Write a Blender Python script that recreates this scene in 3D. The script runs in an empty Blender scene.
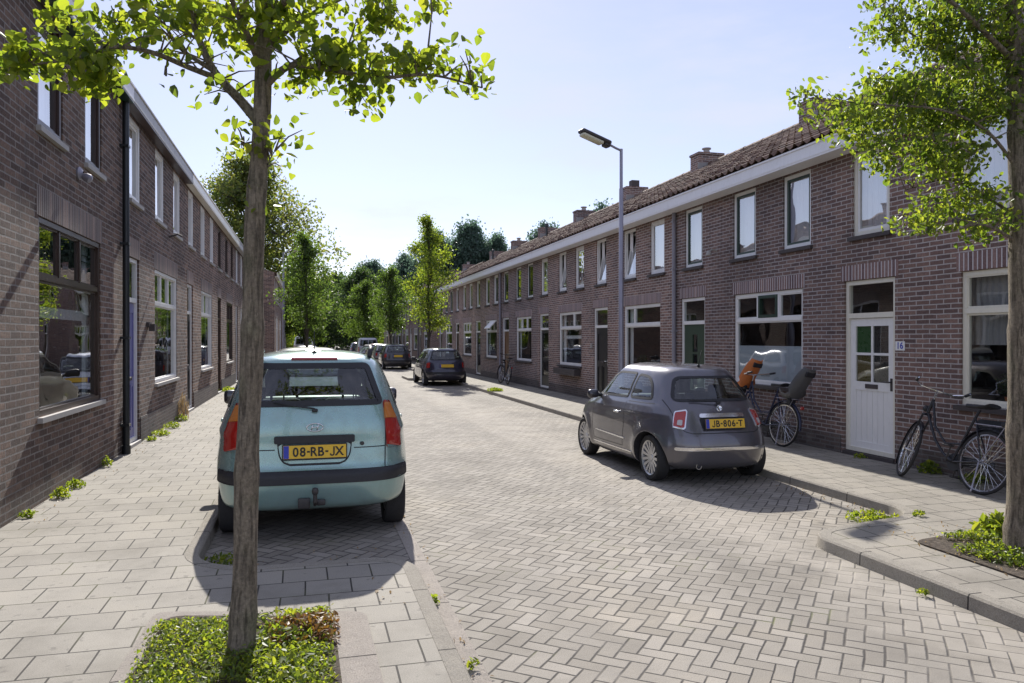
import bpy, bmesh, math, random
import numpy as np
from mathutils import Vector, Matrix, Quaternion
random.seed(7); RNG=np.random.default_rng(7)
SC=bpy.context.scene; COL=SC.collection
rad=math.radians
# ------------------------------------------------------------------ camera model
F=765.0; YAW=rad(15); VY=339.0; CH=1.75
cY,sY=math.cos(YAW),math.sin(YAW)
def at(u,v,Z):
    """point seen at pixel u,v standing Z metres deep"""
    a=(u-512)/F; b=(VY-v)/F
    return Vector(((a*cY+sY)*Z,(-a*sY+cY)*Z,CH+b*Z))
cam=bpy.data.cameras.new('camera'); cam.sensor_width=36; cam.lens=F/1024*36; cam.clip_end=2000; cam.clip_start=.05
co=bpy.data.objects.new('camera',cam); COL.objects.link(co); co.location=(0,0,CH)
co.rotation_euler=(rad(90)-math.atan(2.5/F),0,-YAW); SC.camera=co
# ------------------------------------------------------------------ node helpers
class NT:
    def __init__(s,name):
        s.m=bpy.data.materials.new(name); s.m.use_nodes=True; s.t=s.m.node_tree
        s.b=s.t.nodes['Principled BSDF']; s.out=s.t.nodes['Material Output']
    def n(s,typ,**kw):
        nd=s.t.nodes.new('ShaderNode'+typ)
        for k,v in kw.items():
            setattr(nd,k,v)
        return nd
    def put(s,sock,v):
        if isinstance(v,bpy.types.NodeSocket): s.t.links.new(v,sock)
        elif v is not None:
            if hasattr(sock.default_value,'__len__') and not hasattr(v,'__len__'): v=(v,)*len(sock.default_value)
            if hasattr(sock.default_value,'__len__') and len(sock.default_value)==4 and len(v)==3: v=(*v,1)
            sock.default_value=v
    def math(s,op,a,b=None,c=None,clamp=False):
        nd=s.n('Math',operation=op,use_clamp=clamp); s.put(nd.inputs[0],a)
        if b is not None: s.put(nd.inputs[1],b)
        if c is not None: s.put(nd.inputs[2],c)
        return nd.outputs[0]
    def pos(s): return s.n('NewGeometry').outputs['Position']
    def obj(s): return s.n('TexCoord').outputs['Object']
    def sep(s,v):
        nd=s.n('SeparateXYZ'); s.put(nd.inputs[0],v); return nd.outputs
    def comb(s,x,y,z=0.0):
        nd=s.n('CombineXYZ'); s.put(nd.inputs[0],x); s.put(nd.inputs[1],y); s.put(nd.inputs[2],z); return nd.outputs[0]
    def noise(s,vec,scale,detail=4,rough=.55,col=False):
        nd=s.n('TexNoise'); s.put(nd.inputs['Vector'],vec); nd.inputs['Scale'].default_value=scale
        nd.inputs['Detail'].default_value=detail; nd.inputs['Roughness'].default_value=rough
        return nd.outputs['Color' if col else 'Fac']
    def scale(s,vec,sc):
        nd=s.n('VectorMath',operation='MULTIPLY'); s.put(nd.inputs[0],vec); nd.inputs[1].default_value=sc; return nd.outputs[0]
    def mix(s,f,a,b,mode='MIX'):
        nd=s.n('MixRGB',blend_type=mode); s.put(nd.inputs[0],f); s.put(nd.inputs[1],a); s.put(nd.inputs[2],b); return nd.outputs[0]
    def ramp(s,f,stops,interp='LINEAR'):
        nd=s.n('ValToRGB'); cr=nd.color_ramp; cr.interpolation=interp
        while len(cr.elements)<len(stops): cr.elements.new(.5)
        for e,(p,c) in zip(cr.elements,stops):
            e.position=p; e.color=(*c,1) if len(c)==3 else c
        s.put(nd.inputs[0],f); return nd.outputs[0]
    def rng(s,v,a,b,c,d,smooth=False):
        nd=s.n('MapRange'); nd.clamp=True
        if smooth: nd.interpolation_type='SMOOTHSTEP'
        s.put(nd.inputs[0],v)
        for i,x in enumerate((a,b,c,d)): s.put(nd.inputs[1+i],x)
        return nd.outputs[0]
    def bump(s,h,dist,strength=1.0,normal=None):
        nd=s.n('Bump'); nd.inputs['Strength'].default_value=strength; nd.inputs['Distance'].default_value=dist
        s.put(nd.inputs['Height'],h)
        if normal is not None: s.put(nd.inputs['Normal'],normal)
        return nd.outputs[0]
    def fin(s,color=None,rough=None,normal=None,**kw):
        if color is not None: s.put(s.b.inputs['Base Color'],color)
        if rough is not None: s.put(s.b.inputs['Roughness'],rough)
        if normal is not None: s.put(s.b.inputs['Normal'],normal)
        for k,v in kw.items(): s.put(s.b.inputs[k.replace('_',' ')],v)
        return s.m
def paint(name,c,rough=.5,var=.12,sc=6,metal=0.0,dirt=0.0,**kw):
    t=NT(name); p=t.obj(); f=t.noise(p,sc,5)
    a=tuple(x*(1-var) for x in c); b=tuple(min(1,x*(1+var)) for x in c)
    colr=t.mix(f,a,b)
    if dirt:
        g=t.rng(t.noise(t.scale(t.pos(),(3,3,.8)),3,6,.65),.5,.75,0,dirt)
        colr=t.mix(g,colr,(.12,.10,.08))
    r=t.rng(t.noise(p,sc*3,3),.3,.7,max(.02,rough-.07),min(1,rough+.07))
    return t.fin(colr,r,Metallic=metal,**kw)
# ------------------------------------------------------------------ materials
def brick_mat(name,stops,mortar,rough_bump=.35,msize=.011,warm=0,stain=.35,row=.0605,bw=.218,bd=.012,period=(5.0,4.65)):
    t=NT(name); p=t.sep(t.pos()); u=t.math('ADD',p[0],p[1])
    wv=t.noise(t.pos(),9,3); uu=t.math('ADD',u,t.math('MULTIPLY',t.math('SUBTRACT',wv,.5),.012))
    w2=t.noise(t.pos(),7,3,.5); zz=t.math('ADD',p[2],t.math('MULTIPLY',t.math('SUBTRACT',w2,.5),.010))
    vec=t.comb(uu,zz)
    b=t.n('TexBrick'); b.offset=.5; b.offset_frequency=2; b.squash=1.0; b.squash_frequency=2
    t.put(b.inputs['Vector'],vec); b.inputs['Scale'].default_value=1
    b.inputs['Color1'].default_value=(0,0,0,1); b.inputs['Color2'].default_value=(1,1,1,1); b.inputs['Mortar'].default_value=(.5,.5,.5,1)
    b.inputs['Mortar Size'].default_value=msize; b.inputs['Mortar Smooth'].default_value=.25
    b.inputs['Brick Width'].default_value=bw; b.inputs['Row Height'].default_value=row
    c=t.ramp(b.outputs['Color'],stops)
    fine=t.noise(t.pos(),45,6,.7) if row<.065 else t.noise(t.scale(t.pos(),(1,1,.55)),38,7,.78)
    lo_,hi_=(.62,1.3) if row<.065 else (.34,1.75)  # taller left bricks: smears of raking sunlight painted as bright and dark streaks
    c=t.mix(1.0,c,t.ramp(fine,[(.28,(lo_,)*3),(.72,(hi_,hi_*.96,hi_*.93))]),'MULTIPLY')
    mc=t.mix(t.noise(t.pos(),14,4),tuple(x*.65 for x in mortar),mortar)
    c=t.mix(b.outputs['Fac'],c,mc)
    big=t.noise(t.pos(),.55,5,.6); c=t.mix(1.0,c,t.ramp(big,[(.3,(1-stain,)*3),(.7,(1.12,1.1,1.08))]),'MULTIPLY')
    hs=t.n('TexWhiteNoise',noise_dimensions='1D'); t.put(hs.inputs['W'],t.math('FLOOR',t.math('DIVIDE',t.math('SUBTRACT',p[1],period[1]),period[0]))); c=t.mix(1.0,c,t.ramp(hs.outputs['Value'],[(0,(.86,.87,.90)),(1,(1.12,1.08,1.04))]),'MULTIPLY')
    st_=t.rng(t.noise(t.scale(t.pos(),(5,5,.45)),1.6,5,.65),.56,.74,0,.42); c=t.mix(st_,c,(.055,.048,.050))
    wh=t.rng(t.noise(t.scale(t.pos(),(2.2,2.2,.9)),1.3,6,.7),.60,.74,0,.22); c=t.mix(wh,c,(.50,.48,.47))
    lo=t.math('MULTIPLY',t.rng(p[2],.1,.75,1,0),t.noise(t.pos(),4,5,.7)); c=t.mix(t.math('MULTIPLY',lo,.6),c,(.07,.068,.055))
    h=t.math('ADD',t.math('MULTIPLY',t.math('SUBTRACT',1,b.outputs['Fac']),1.0),t.math('MULTIPLY',fine,rough_bump))
    h=t.math('ADD',h,t.math('MULTIPLY',b.outputs['Color'],.25*rough_bump))
    return t.fin(c,.85,t.bump(h,bd,.95))
BR_R=brick_mat('brown_purple_brick',[(0,(.14,.096,.092)),(.35,(.19,.124,.112)),(.7,(.235,.150,.130)),(1,(.30,.205,.175))],(.58,.54,.53),msize=.0085)
BR_L=brick_mat('dark_brown_brick',[(0,(.14,.092,.076)),(.35,(.205,.135,.108)),(.7,(.27,.18,.140)),(1,(.40,.275,.215))],(.58,.53,.50),2.6,.0085,row=.070,bw=.25,bd=.028,period=(5.95,6.15))
BR_P=brick_mat('plinth_brick',[(0,(.08,.06,.06)),(.5,(.12,.088,.084)),(1,(.17,.13,.12))],(.22,.205,.20),.5)
def soldier_mat(name,stops,mortar):
    t=NT(name); p=t.sep(t.pos()); u=t.math('ADD',p[0],p[1])
    b=t.n('TexBrick'); b.offset=0; t.put(b.inputs['Vector'],t.comb(u,t.math('ADD',p[2],10.0))); b.inputs['Scale'].default_value=1
    b.inputs['Color1'].default_value=(0,0,0,1); b.inputs['Color2'].default_value=(1,1,1,1)
    b.inputs['Mortar Size'].default_value=.009; b.inputs['Mortar Smooth'].default_value=.2
    b.inputs['Brick Width'].default_value=.064; b.inputs['Row Height'].default_value=60.0
    c=t.ramp(b.outputs['Color'],stops); fine=t.noise(t.pos(),45,6,.7)
    c=t.mix(1.0,c,t.ramp(fine,[(.25,(.6,.6,.6)),(.75,(1.3,1.27,1.25))]),'MULTIPLY')
    c=t.mix(b.outputs['Fac'],c,mortar)
    h=t.math('ADD',t.math('SUBTRACT',1,b.outputs['Fac']),t.math('MULTIPLY',fine,.4))
    return t.fin(c,.85,t.bump(h,.012,.9))
SOL_R=soldier_mat('soldier_brick',[(0,(.13,.085,.09)),(.5,(.215,.135,.13)),(1,(.30,.20,.18))],(.62,.58,.60))
SOL_L=soldier_mat('soldier_brick_dark',[(0,(.09,.065,.06)),(.5,(.17,.12,.10)),(1,(.36,.25,.20))],(.34,.31,.30))
def herring():
    t=NT('herringbone_pavers'); p=t.sep(t.pos()); a=rad(-41)
    wob=t.noise(t.pos(),1.3,2,.5,True); ws=t.sep(wob)
    px=t.math('ADD',p[0],t.math('MULTIPLY',t.math('SUBTRACT',ws[0],.5),.06)); py=t.math('ADD',p[1],t.math('MULTIPLY',t.math('SUBTRACT',ws[1],.5),.06))
    k=1/.103
    x=t.math('ADD',t.math('MULTIPLY',px,math.cos(a)*k),t.math('MULTIPLY',py,math.sin(a)*k))
    y=t.math('ADD',t.math('MULTIPLY',px,-math.sin(a)*k),t.math('MULTIPLY',py,math.cos(a)*k))
    x=t.math('ADD',x,4000.0); y=t.math('ADD',y,4000.0)
    i=t.math('FLOOR',x); j=t.math('FLOOR',y); fx=t.math('FRACT',x); fy=t.math('FRACT',y)
    d=t.math('FLOORED_MODULO',t.math('SUBTRACT',i,j),4)
    is_=[t.math('COMPARE',d,float(q),.2) for q in range(4)]
    L=t.math('MULTIPLY_ADD',is_[1],5,fx); R=t.math('MULTIPLY_ADD',is_[0],5,t.math('SUBTRACT',1,fx))
    B=t.math('MULTIPLY_ADD',is_[2],5,fy); T=t.math('MULTIPLY_ADD',is_[3],5,t.math('SUBTRACT',1,fy))
    e=t.math('MINIMUM',t.math('MINIMUM',L,R),t.math('MINIMUM',B,T))
    idv=t.comb(t.math('SUBTRACT',i,is_[1]),t.math('SUBTRACT',j,is_[2]))
    wn=t.n('TexWhiteNoise',noise_dimensions='2D'); t.put(wn.inputs['Vector'],idv); r=wn.outputs['Value']
    e2=t.math('ADD',e,t.math('MULTIPLY',t.math('SUBTRACT',t.noise(t.pos(),35,3),.5),.05))
    # joint widths wander: open in places, packed with sand in others
    wd=t.rng(t.noise(t.pos(),1.1,3),.35,.62,.07,.125)
    jn=t.math('SUBTRACT',1,t.rng(e2,.0,wd,0,1,True))
    fine=t.noise(t.pos(),170,5,.8)
    c=t.ramp(r,[(0,(.245,.221,.187)),(.3,(.275,.249,.212)),(.65,(.300,.273,.234)),(1,(.340,.310,.268))])
    c=t.mix(1.0,c,t.ramp(fine,[(.3,(.55,.54,.53)),(.52,(1.0,1.0,1.0)),(.75,(1.35,1.33,1.3))]),'MULTIPLY')
    big=t.noise(t.pos(),.7,6,.65); c=t.mix(1.0,c,t.ramp(big,[(.28,(.66,.65,.63)),(.5,(1,1,1)),(.72,(1.18,1.15,1.09))]),'MULTIPLY')
    sand=t.rng(t.noise(t.pos(),1.7,5,.6),.52,.68,0,1)
    jc=t.mix(t.math('MULTIPLY',sand,.6),(.040,.034,.030),(.25,.225,.19))
    moss=t.rng(t.noise(t.pos(),2.3,4),.58,.68,0,.7); jc=t.mix(moss,jc,(.13,.14,.045))
    c=t.mix(jn,c,jc)
    # light sand lying against the kerbs (world x of the kerb lines)
    near=t.math('MULTIPLY',t.rng(t.math('ABSOLUTE',t.math('SUBTRACT',p[0],3.9)),.0,.75,1,0),t.rng(t.noise(t.pos(),2.5,5,.7),.36,.6,0,.8))
    c=t.mix(near,c,(.36,.325,.275))
    for cx_,ww in ((1.62,.30),(3.15,.30)):
        tr_=t.math('MULTIPLY',t.rng(t.math('ABSOLUTE',t.math('SUBTRACT',p[0],cx_)),.05,ww,1,0,True),t.rng(t.noise(t.scale(t.pos(),(2,.35,1)),1.6,4),.3,.65,.08,.34)); c=t.mix(tr_,c,(.16,.145,.125))
    oil=t.rng(t.noise(t.pos(),3.1,3,.5),.66,.74,0,.55); bay=t.math('ADD',t.math('LESS_THAN',p[0],.7),t.math('GREATER_THAN',p[0],4.3)); c=t.mix(t.math('MULTIPLY',oil,bay),c,(.06,.055,.05))
    drip=t.rng(t.noise(t.scale(t.pos(),(1,1,1)),.9,2),.66,.72,0,.35); c=t.mix(drip,c,(.13,.12,.11))
    h=t.math('ADD',t.math('MULTIPLY',t.math('SUBTRACT',1,jn),t.rng(sand,0,1,1,.35)),t.math('MULTIPLY',fine,.22))
    h=t.math('ADD',h,t.math('MULTIPLY',r,.35))
    return t.fin(c,.9,t.bump(h,.006,.8))
HERR=herring()
def tiles(name,w,hh,base,rot=0,j=.0055,off=.5):
    t=NT(name); p=t.sep(t.pos())
    wob=t.sep(t.noise(t.pos(),.8,2,.5,True))
    X=t.math('ADD',p[0],t.math('MULTIPLY',wob[0],.03)); Y=t.math('ADD',p[1],t.math('MULTIPLY',wob[1],.03))
    b=t.n('TexBrick'); b.offset=off; t.put(b.inputs['Vector'],t.comb(X,Y) if not rot else t.comb(Y,X)); b.inputs['Scale'].default_value=1
    b.inputs['Color1'].default_value=(0,0,0,1); b.inputs['Color2'].default_value=(1,1,1,1)
    b.inputs['Mortar Size'].default_value=j; b.inputs['Mortar Smooth'].default_value=.1
    b.inputs['Brick Width'].default_value=w; b.inputs['Row Height'].default_value=hh
    fine=t.noise(t.pos(),150,5,.8)
    c=t.ramp(b.outputs['Color'],[(0,tuple(x*.92 for x in base)),(.5,base),(1,tuple(x*1.07 for x in base))])
    c=t.mix(1.0,c,t.ramp(fine,[(.3,(.62,.62,.61)),(.7,(1.28,1.26,1.24))]),'MULTIPLY')
    big=t.noise(t.pos(),1.1,6,.65); c=t.mix(1.0,c,t.ramp(big,[(.28,(.68,.67,.65)),(.5,(1,1,1)),(.75,(1.12,1.10,1.07))]),'MULTIPLY')
    moss=t.rng(t.noise(t.pos(),2.1,4),.5,.62,0,.8); jc=t.mix(moss,(.035,.030,.025),(.10,.10,.04))
    c=t.mix(b.outputs['Fac'],c,jc)
    sp=t.rng(t.noise(t.pos(),14,3),.64,.70,0,.45); c=t.mix(sp,c,(.10,.09,.08)); e_=t.rng(t.noise(t.pos(),3.3,7,.75),.55,.72,0,.4); c=t.mix(e_,c,(.15,.14,.115))
    h=t.math('ADD',t.math('SUBTRACT',1,b.outputs['Fac']),t.math('MULTIPLY',fine,.2)); h=t.math('ADD',h,t.math('MULTIPLY',b.outputs['Color'],.3))
    return t.fin(c,.88,t.bump(h,.005,.8))
TILE_L=tiles('pavement_tiles_left',.30,.30,(.305,.284,.246))
TILE_R=tiles('pavement_tiles_right',.30,.30,(.295,.272,.232))
def concrete(name,c,seg=1.0,axis=1):
    t=NT(name); p=t.sep(t.pos()); fine=t.noise(t.pos(),120,6,.8); mid=t.noise(t.pos(),5,6,.65)
    cc=t.mix(mid,tuple(x*.7 for x in c),tuple(x*1.2 for x in c))
    cc=t.mix(1.0,cc,t.ramp(fine,[(.3,(.6,.6,.6)),(.7,(1.25,1.24,1.22))]),'MULTIPLY')
    fr=t.math('FRACT',t.math('DIVIDE',t.math('ADD',p[axis],100),seg)); jm=t.math('LESS_THAN',fr,.012)
    cc=t.mix(jm,cc,(.05,.045,.04))
    sp=t.rng(t.noise(t.pos(),70,3,.8),.55,.72,0,.5); cc=t.mix(sp,cc,(.07,.062,.055)); h=t.math('SUBTRACT',t.math('ADD',fine,t.math('MULTIPLY',mid,1.5)),jm)
    return t.fin(cc,.92,t.bump(h,.012,1.0))
KERB=concrete('kerb_concrete',(.40,.365,.31)); CONC=concrete('bed_edging',(.46,.41,.36),1.0)
def soil():
    t=NT('soil'); n=t.noise(t.pos(),25,8,.75); c=t.ramp(n,[(.3,(.035,.025,.018)),(.5,(.09,.068,.05)),(.7,(.20,.16,.12))])
    return t.fin(c,.95,t.bump(n,.03,1))
SOIL=soil()
def groundm():
    t=NT('far_ground'); n=t.noise(t.pos(),.3,8,.7); return t.fin(t.ramp(n,[(.3,(.05,.07,.03)),(.6,(.10,.11,.06))]),.95)
def roofm():
    t=NT('clay_pantiles'); p=t.sep(t.pos())
    cell=t.comb(t.math('FLOOR',t.math('DIVIDE',p[1],.2083)),t.math('FLOOR',t.math('DIVIDE',t.math('ADD',p[2],.01),.148)))
    wn=t.n('TexWhiteNoise',noise_dimensions='2D'); t.put(wn.inputs['Vector'],cell)
    c=t.ramp(wn.outputs['Value'],[(0,(.10,.064,.048)),(.4,(.145,.090,.065)),(.8,(.19,.122,.090)),(1,(.27,.19,.145))])
    n=t.noise(t.pos(),6,7,.7); c=t.mix(t.rng(n,.5,.7,0,.8),c,(.10,.085,.065)); n2=t.noise(t.pos(),30,4,.7)
    c=t.mix(t.rng(n2,.6,.72,0,.7),c,(.30,.28,.22))
    return t.fin(c,.85,t.bump(n2,.01,.6))
ROOF=roofm()
def woodpaint(name,c,rough=.35,dirt=.25):
    t=NT(name); n=t.noise(t.scale(t.pos(),(6,6,1.2)),5,5,.6); cc=t.mix(n,tuple(x*.85 for x in c),c)
    g=t.rng(t.noise(t.pos(),4,7,.7),.55,.8,0,dirt); cc=t.mix(g,cc,tuple(x*.35 for x in c))
    return t.fin(cc,rough,t.bump(n,.002,.3))
WHITE=woodpaint('white_paint',(.86,.85,.84)); CREAM=woodpaint('cream_paint',(.82,.78,.67)); GUT=woodpaint('white_fascia_paint',(.90,.89,.91),.5,.2)
GREEN=woodpaint('dark_green_paint',(.018,.045,.030)); DOORGREEN=woodpaint('bottle_green_paint',(.03,.06,.036)); BROWN=woodpaint('dark_brown_paint',(.045,.022,.015)); BLACKP=woodpaint('black_paint',(.015,.015,.018)); VIOLET=woodpaint('violet_blue_paint',(.20,.20,.42)); WOOD=woodpaint('varnished_wood',(.18,.09,.04)); GREYW=woodpaint('weathered_grey_white_paint',(.50,.50,.51),.6,.6)
SILL=paint('dark_sill_stone',(.06,.05,.05),.7); SILLL=paint('pale_sill_stone',(.38,.36,.34),.7); PIPE=paint('grey_zinc_pipe',(.26,.25,.29),.5); PIPEB=paint('black_pipe',(.012,.016,.02),.35); LEAD=paint('lead_flashing',(.3,.29,.28),.6)
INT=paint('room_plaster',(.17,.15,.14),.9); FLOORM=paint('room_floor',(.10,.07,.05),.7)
def curtain(name,c):
    t=NT(name); p=t.sep(t.pos()); u=t.math('ADD',p[0],p[1]); w=t.math('SINE',t.math('ADD',t.math('MULTIPLY',u,75),t.math('MULTIPLY',t.noise(t.pos(),3,3),8)))
    return t.fin(c,.9,t.bump(w,.01,.8))
CURT=curtain('white_net_curtain',(.86,.85,.87)); CURTG=curtain('green_curtain',(.25,.42,.22)); CURTD=curtain('grey_curtain',(.33,.31,.31))
STG=paint('green_stained_glass',(.05,.13,.04),.3); STO=paint('olive_stained_glass',(.13,.10,.03),.3); STD=paint('dark_stained_glass',(.04,.035,.035),.3); FROST=paint('frosted_film',(.50,.54,.60),.6)
def glassm(name,tint=(.80,.84,.84),f0=.11,rough=0.0):
    t=NT(name); t.t.nodes.remove(t.b); g=t.n('BsdfGlossy'); g.inputs['Roughness'].default_value=rough; g.inputs['Color'].default_value=(1,1,1,1)
    w=t.bump(t.noise(t.pos(),1.6,1),.010,.5); t.put(g.inputs['Normal'],w)
    tr=t.n('BsdfTransparent'); tr.inputs['Color'].default_value=(*tint,1)
    lw=t.n('LayerWeight'); lw.inputs['Blend'].default_value=.5
    f=t.math('ADD',t.math('MULTIPLY',t.math('POWER',lw.outputs['Facing'],4.0),.9),f0,clamp=True)
    mx=t.n('MixShader'); t.put(mx.inputs[0],f); t.put(mx.inputs[1],tr.outputs[0]); t.put(mx.inputs[2],g.outputs[0]); t.put(t.out.inputs[0],mx.outputs[0]); return t.m
GLASS=glassm('window_glass'); GLASSU=glassm('upper_window_glass',(.85,.88,.9),.34); GLASSL=glassm('left_window_glass',(.72,.78,.78),.22); CGLASS=glassm('car_glass',(.80,.90,.88),.09); CGLASSD=glassm('car_glass_dark',(.22,.26,.28),.08)
def carpaint(name,c,metal=.55,rough=.30):
    t=NT(name); n=t.n('TexVoronoi'); t.put(n.inputs['Vector'],t.obj()); n.inputs['Scale'].default_value=900
    cc=t.mix(.25,c,n.outputs['Color'],'SOFT_LIGHT'); d=t.rng(t.noise(t.obj(),7,6,.6),.45,.8,0,.22)
    z=t.sep(t.obj())[2]; lo=t.rng(z,.25,.6,.35,0); d=t.math('ADD',d,t.math('MULTIPLY',lo,t.noise(t.obj(),12,5)))
    cc=t.mix(d,cc,(.16,.145,.125)); r=t.math('ADD',rough,t.math('MULTIPLY',d,.6))
    bf=t.n('NewGeometry').outputs['Backfacing']; cc=t.mix(bf,cc,(.03,.03,.03)); m=t.math('MULTIPLY',t.math('SUBTRACT',1,bf),metal)
    return t.fin(cc,r,Metallic=m,Coat_Weight=t.math('SUBTRACT',1,bf),Coat_Roughness=.05)
TEAL=carpaint('silver_teal_car_paint',(.27,.42,.405),.45,.26); GREYC=carpaint('graphite_grey_car_paint',(.125,.12,.14),.6,.28)
NAVY=carpaint('dark_violet_blue_car_paint',(.02,.018,.045),.3); SILV=carpaint('silver_car_paint',(.42,.43,.45),.6); REDC=carpaint('dark_red_car_paint',(.10,.012,.015),.3); PALE=carpaint('pale_beige_car_paint',(.60,.60,.54),.2); CHAR=carpaint('charcoal_car_paint',(.035,.033,.045),.4); WHC=carpaint('white_car_paint',(.62,.63,.70),.0)
RUB=paint('tyre_rubber',(.022,.021,.022),.85,.2,30); BPL=paint('black_plastic',(.020,.020,.024),.55,.2,20); CHR=paint('chrome',(.75,.75,.77),.15,.03,metal=1.0); ALU=paint('alloy_rim',(.55,.55,.56),.35,.1,metal=.7); STEEL=paint('galvanised_steel',(.30,.29,.34),.45,.15,metal=.5); DSTEEL=paint('dark_steel',(.06,.055,.055),.5,metal=.4)
def lens(name,c,rough=.12):
    t=NT(name); w=t.n('TexWave'); t.put(w.inputs['Vector'],t.obj()); w.inputs['Scale'].default_value=28; w.bands_direction='Z'
    cc=t.mix(t.math('MULTIPLY',w.outputs['Fac'],.5),c,tuple(x*.45 for x in c)); return t.fin(cc,rough,Coat_Weight=1.0)
REDL=lens('red_lamp_lens',(.42,.02,.015)); AMB=lens('amber_lamp_lens',(.62,.20,.03)); CLR=lens('clear_lamp_lens',(.55,.52,.52)); YEL=paint('yellow_plate',(.78,.48,.03),.4,.04); BLU=paint('plate_blue',(.03,.05,.40),.4,.04); INK=paint('plate_ink',(.012,.012,.012),.5,.05)
SEAT=paint('dark_seat_fabric',(.035,.035,.06),.9,.2,20); ORG=paint('orange_seat_plastic',(.55,.17,.05),.5,.15,14); GRS=paint('grey_seat_plastic',(.10,.10,.105),.5,.15); BAG=paint('black_bag_fabric',(.018,.018,.02),.8,.3,20); BLUEF=paint('dark_blue_bike_paint',(.02,.025,.06),.3); BIKE=paint('black_bike_paint',(.016,.016,.022),.3)
def bark(name,a,b,g=.35):
    t=NT(name); v=t.scale(t.pos(),(9,9,2.6)); n=t.noise(v,4,8,.75); f=t.noise(t.pos(),60,5,.7); ridg=t.noise(t.scale(t.pos(),(40,40,5)),1.2,5,.6)
    c=t.ramp(n,[(.28,a),(.7,b)]); c=t.mix(t.rng(t.noise(t.pos(),5,5),.5,.72,0,g),c,(.10,.12,.05)); c=t.mix(1.0,c,t.ramp(f,[(.3,(.6,.6,.6)),(.7,(1.3,1.3,1.3))]),'MULTIPLY')
    fis=t.rng(ridg,.30,.52,0,1,True); c=t.mix(1.0,c,t.ramp(fis,[(0,(.62,.60,.58)),(1,(1.08,1.08,1.08))]),'MULTIPLY'); h=t.math('ADD',t.math('MULTIPLY',fis,1.0),t.math('MULTIPLY',f,.6)); return t.fin(c,.92,t.bump(h,.010,1))
BARK=bark('grey_brown_bark',(.085,.068,.050),(.25,.205,.15)); BARKF=bark('far_bark',(.04,.034,.028),(.09,.075,.06))
def leafm(name,stops,trans=.5,rough=.45,tr_gain=(1.5,1.6,.55)):
    t=NT(name); g=t.n('NewGeometry').outputs['Random Per Island']; n=t.noise(t.pos(),1.3,3)
    f=t.math('ADD',t.math('MULTIPLY',g,.65),t.math('MULTIPLY',n,.35)); c=t.ramp(f,stops)
    t.put(t.b.inputs['Base Color'],c); t.b.inputs['Roughness'].default_value=rough
    tl=t.n('BsdfTranslucent'); tc=t.mix(1.0,c,(*tr_gain,1),'MULTIPLY'); t.put(tl.inputs['Color'],tc)
    mx=t.n('MixShader'); mx.inputs[0].default_value=trans; t.put(mx.inputs[1],t.b.outputs[0]); t.put(mx.inputs[2],tl.outputs[0]); t.put(t.out.inputs[0],mx.outputs[0]); return t.m
LEAF1=leafm('yellow_green_leaf',[(.1,(.032,.050,.016)),(.4,(.060,.085,.020)),(.75,(.105,.125,.026)),(.93,(.14,.145,.025)),(.97,(.20,.09,.02))],.62,tr_gain=(5.0,4.8,1.4))
LEAF2=leafm('street_tree_leaf',[(.1,(.030,.050,.016)),(.45,(.066,.092,.024)),(.8,(.12,.135,.034)),(1,(.18,.165,.045))],.58,tr_gain=(4.1,4.2,1.3))
LEAFM=leafm('mid_green_leaf',[(.1,(.030,.052,.020)),(.5,(.055,.080,.026)),(1,(.09,.12,.04))],.55,tr_gain=(3.0,3.3,1.2))
LEAFD=leafm('dark_green_leaf',[(.1,(.026,.044,.022)),(.5,(.044,.068,.030)),(1,(.08,.105,.042))],.5,tr_gain=(2.6,2.8,1.3))
LEAFB=leafm('haze_blue_leaf',[(.1,(.040,.062,.052)),(.5,(.062,.092,.074)),(1,(.085,.12,.088))],.5,tr_gain=(2.4,2.7,2.3))  # distance haze put into the leaf colour, paler and bluer
LEAFA=leafm('autumn_tinged_leaf',[(.1,(.045,.065,.03)),(.5,(.075,.095,.035)),(.8,(.12,.115,.045)),(1,(.16,.11,.05))],.6,tr_gain=(3.4,3.4,1.6))
WEED=leafm('weed_leaf',[(.1,(.05,.085,.02)),(.5,(.11,.155,.03)),(1,(.22,.24,.05))],.55,tr_gain=(3.4,3.1,1.0)); DRY=leafm('dry_grass',[(.1,(.25,.17,.09)),(1,(.42,.30,.17))],.4,tr_gain=(1.2,1.2,1)); REDW=leafm('reddish_stem_leaf',[(.1,(.16,.06,.035)),(1,(.25,.16,.05))],.4)
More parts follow.
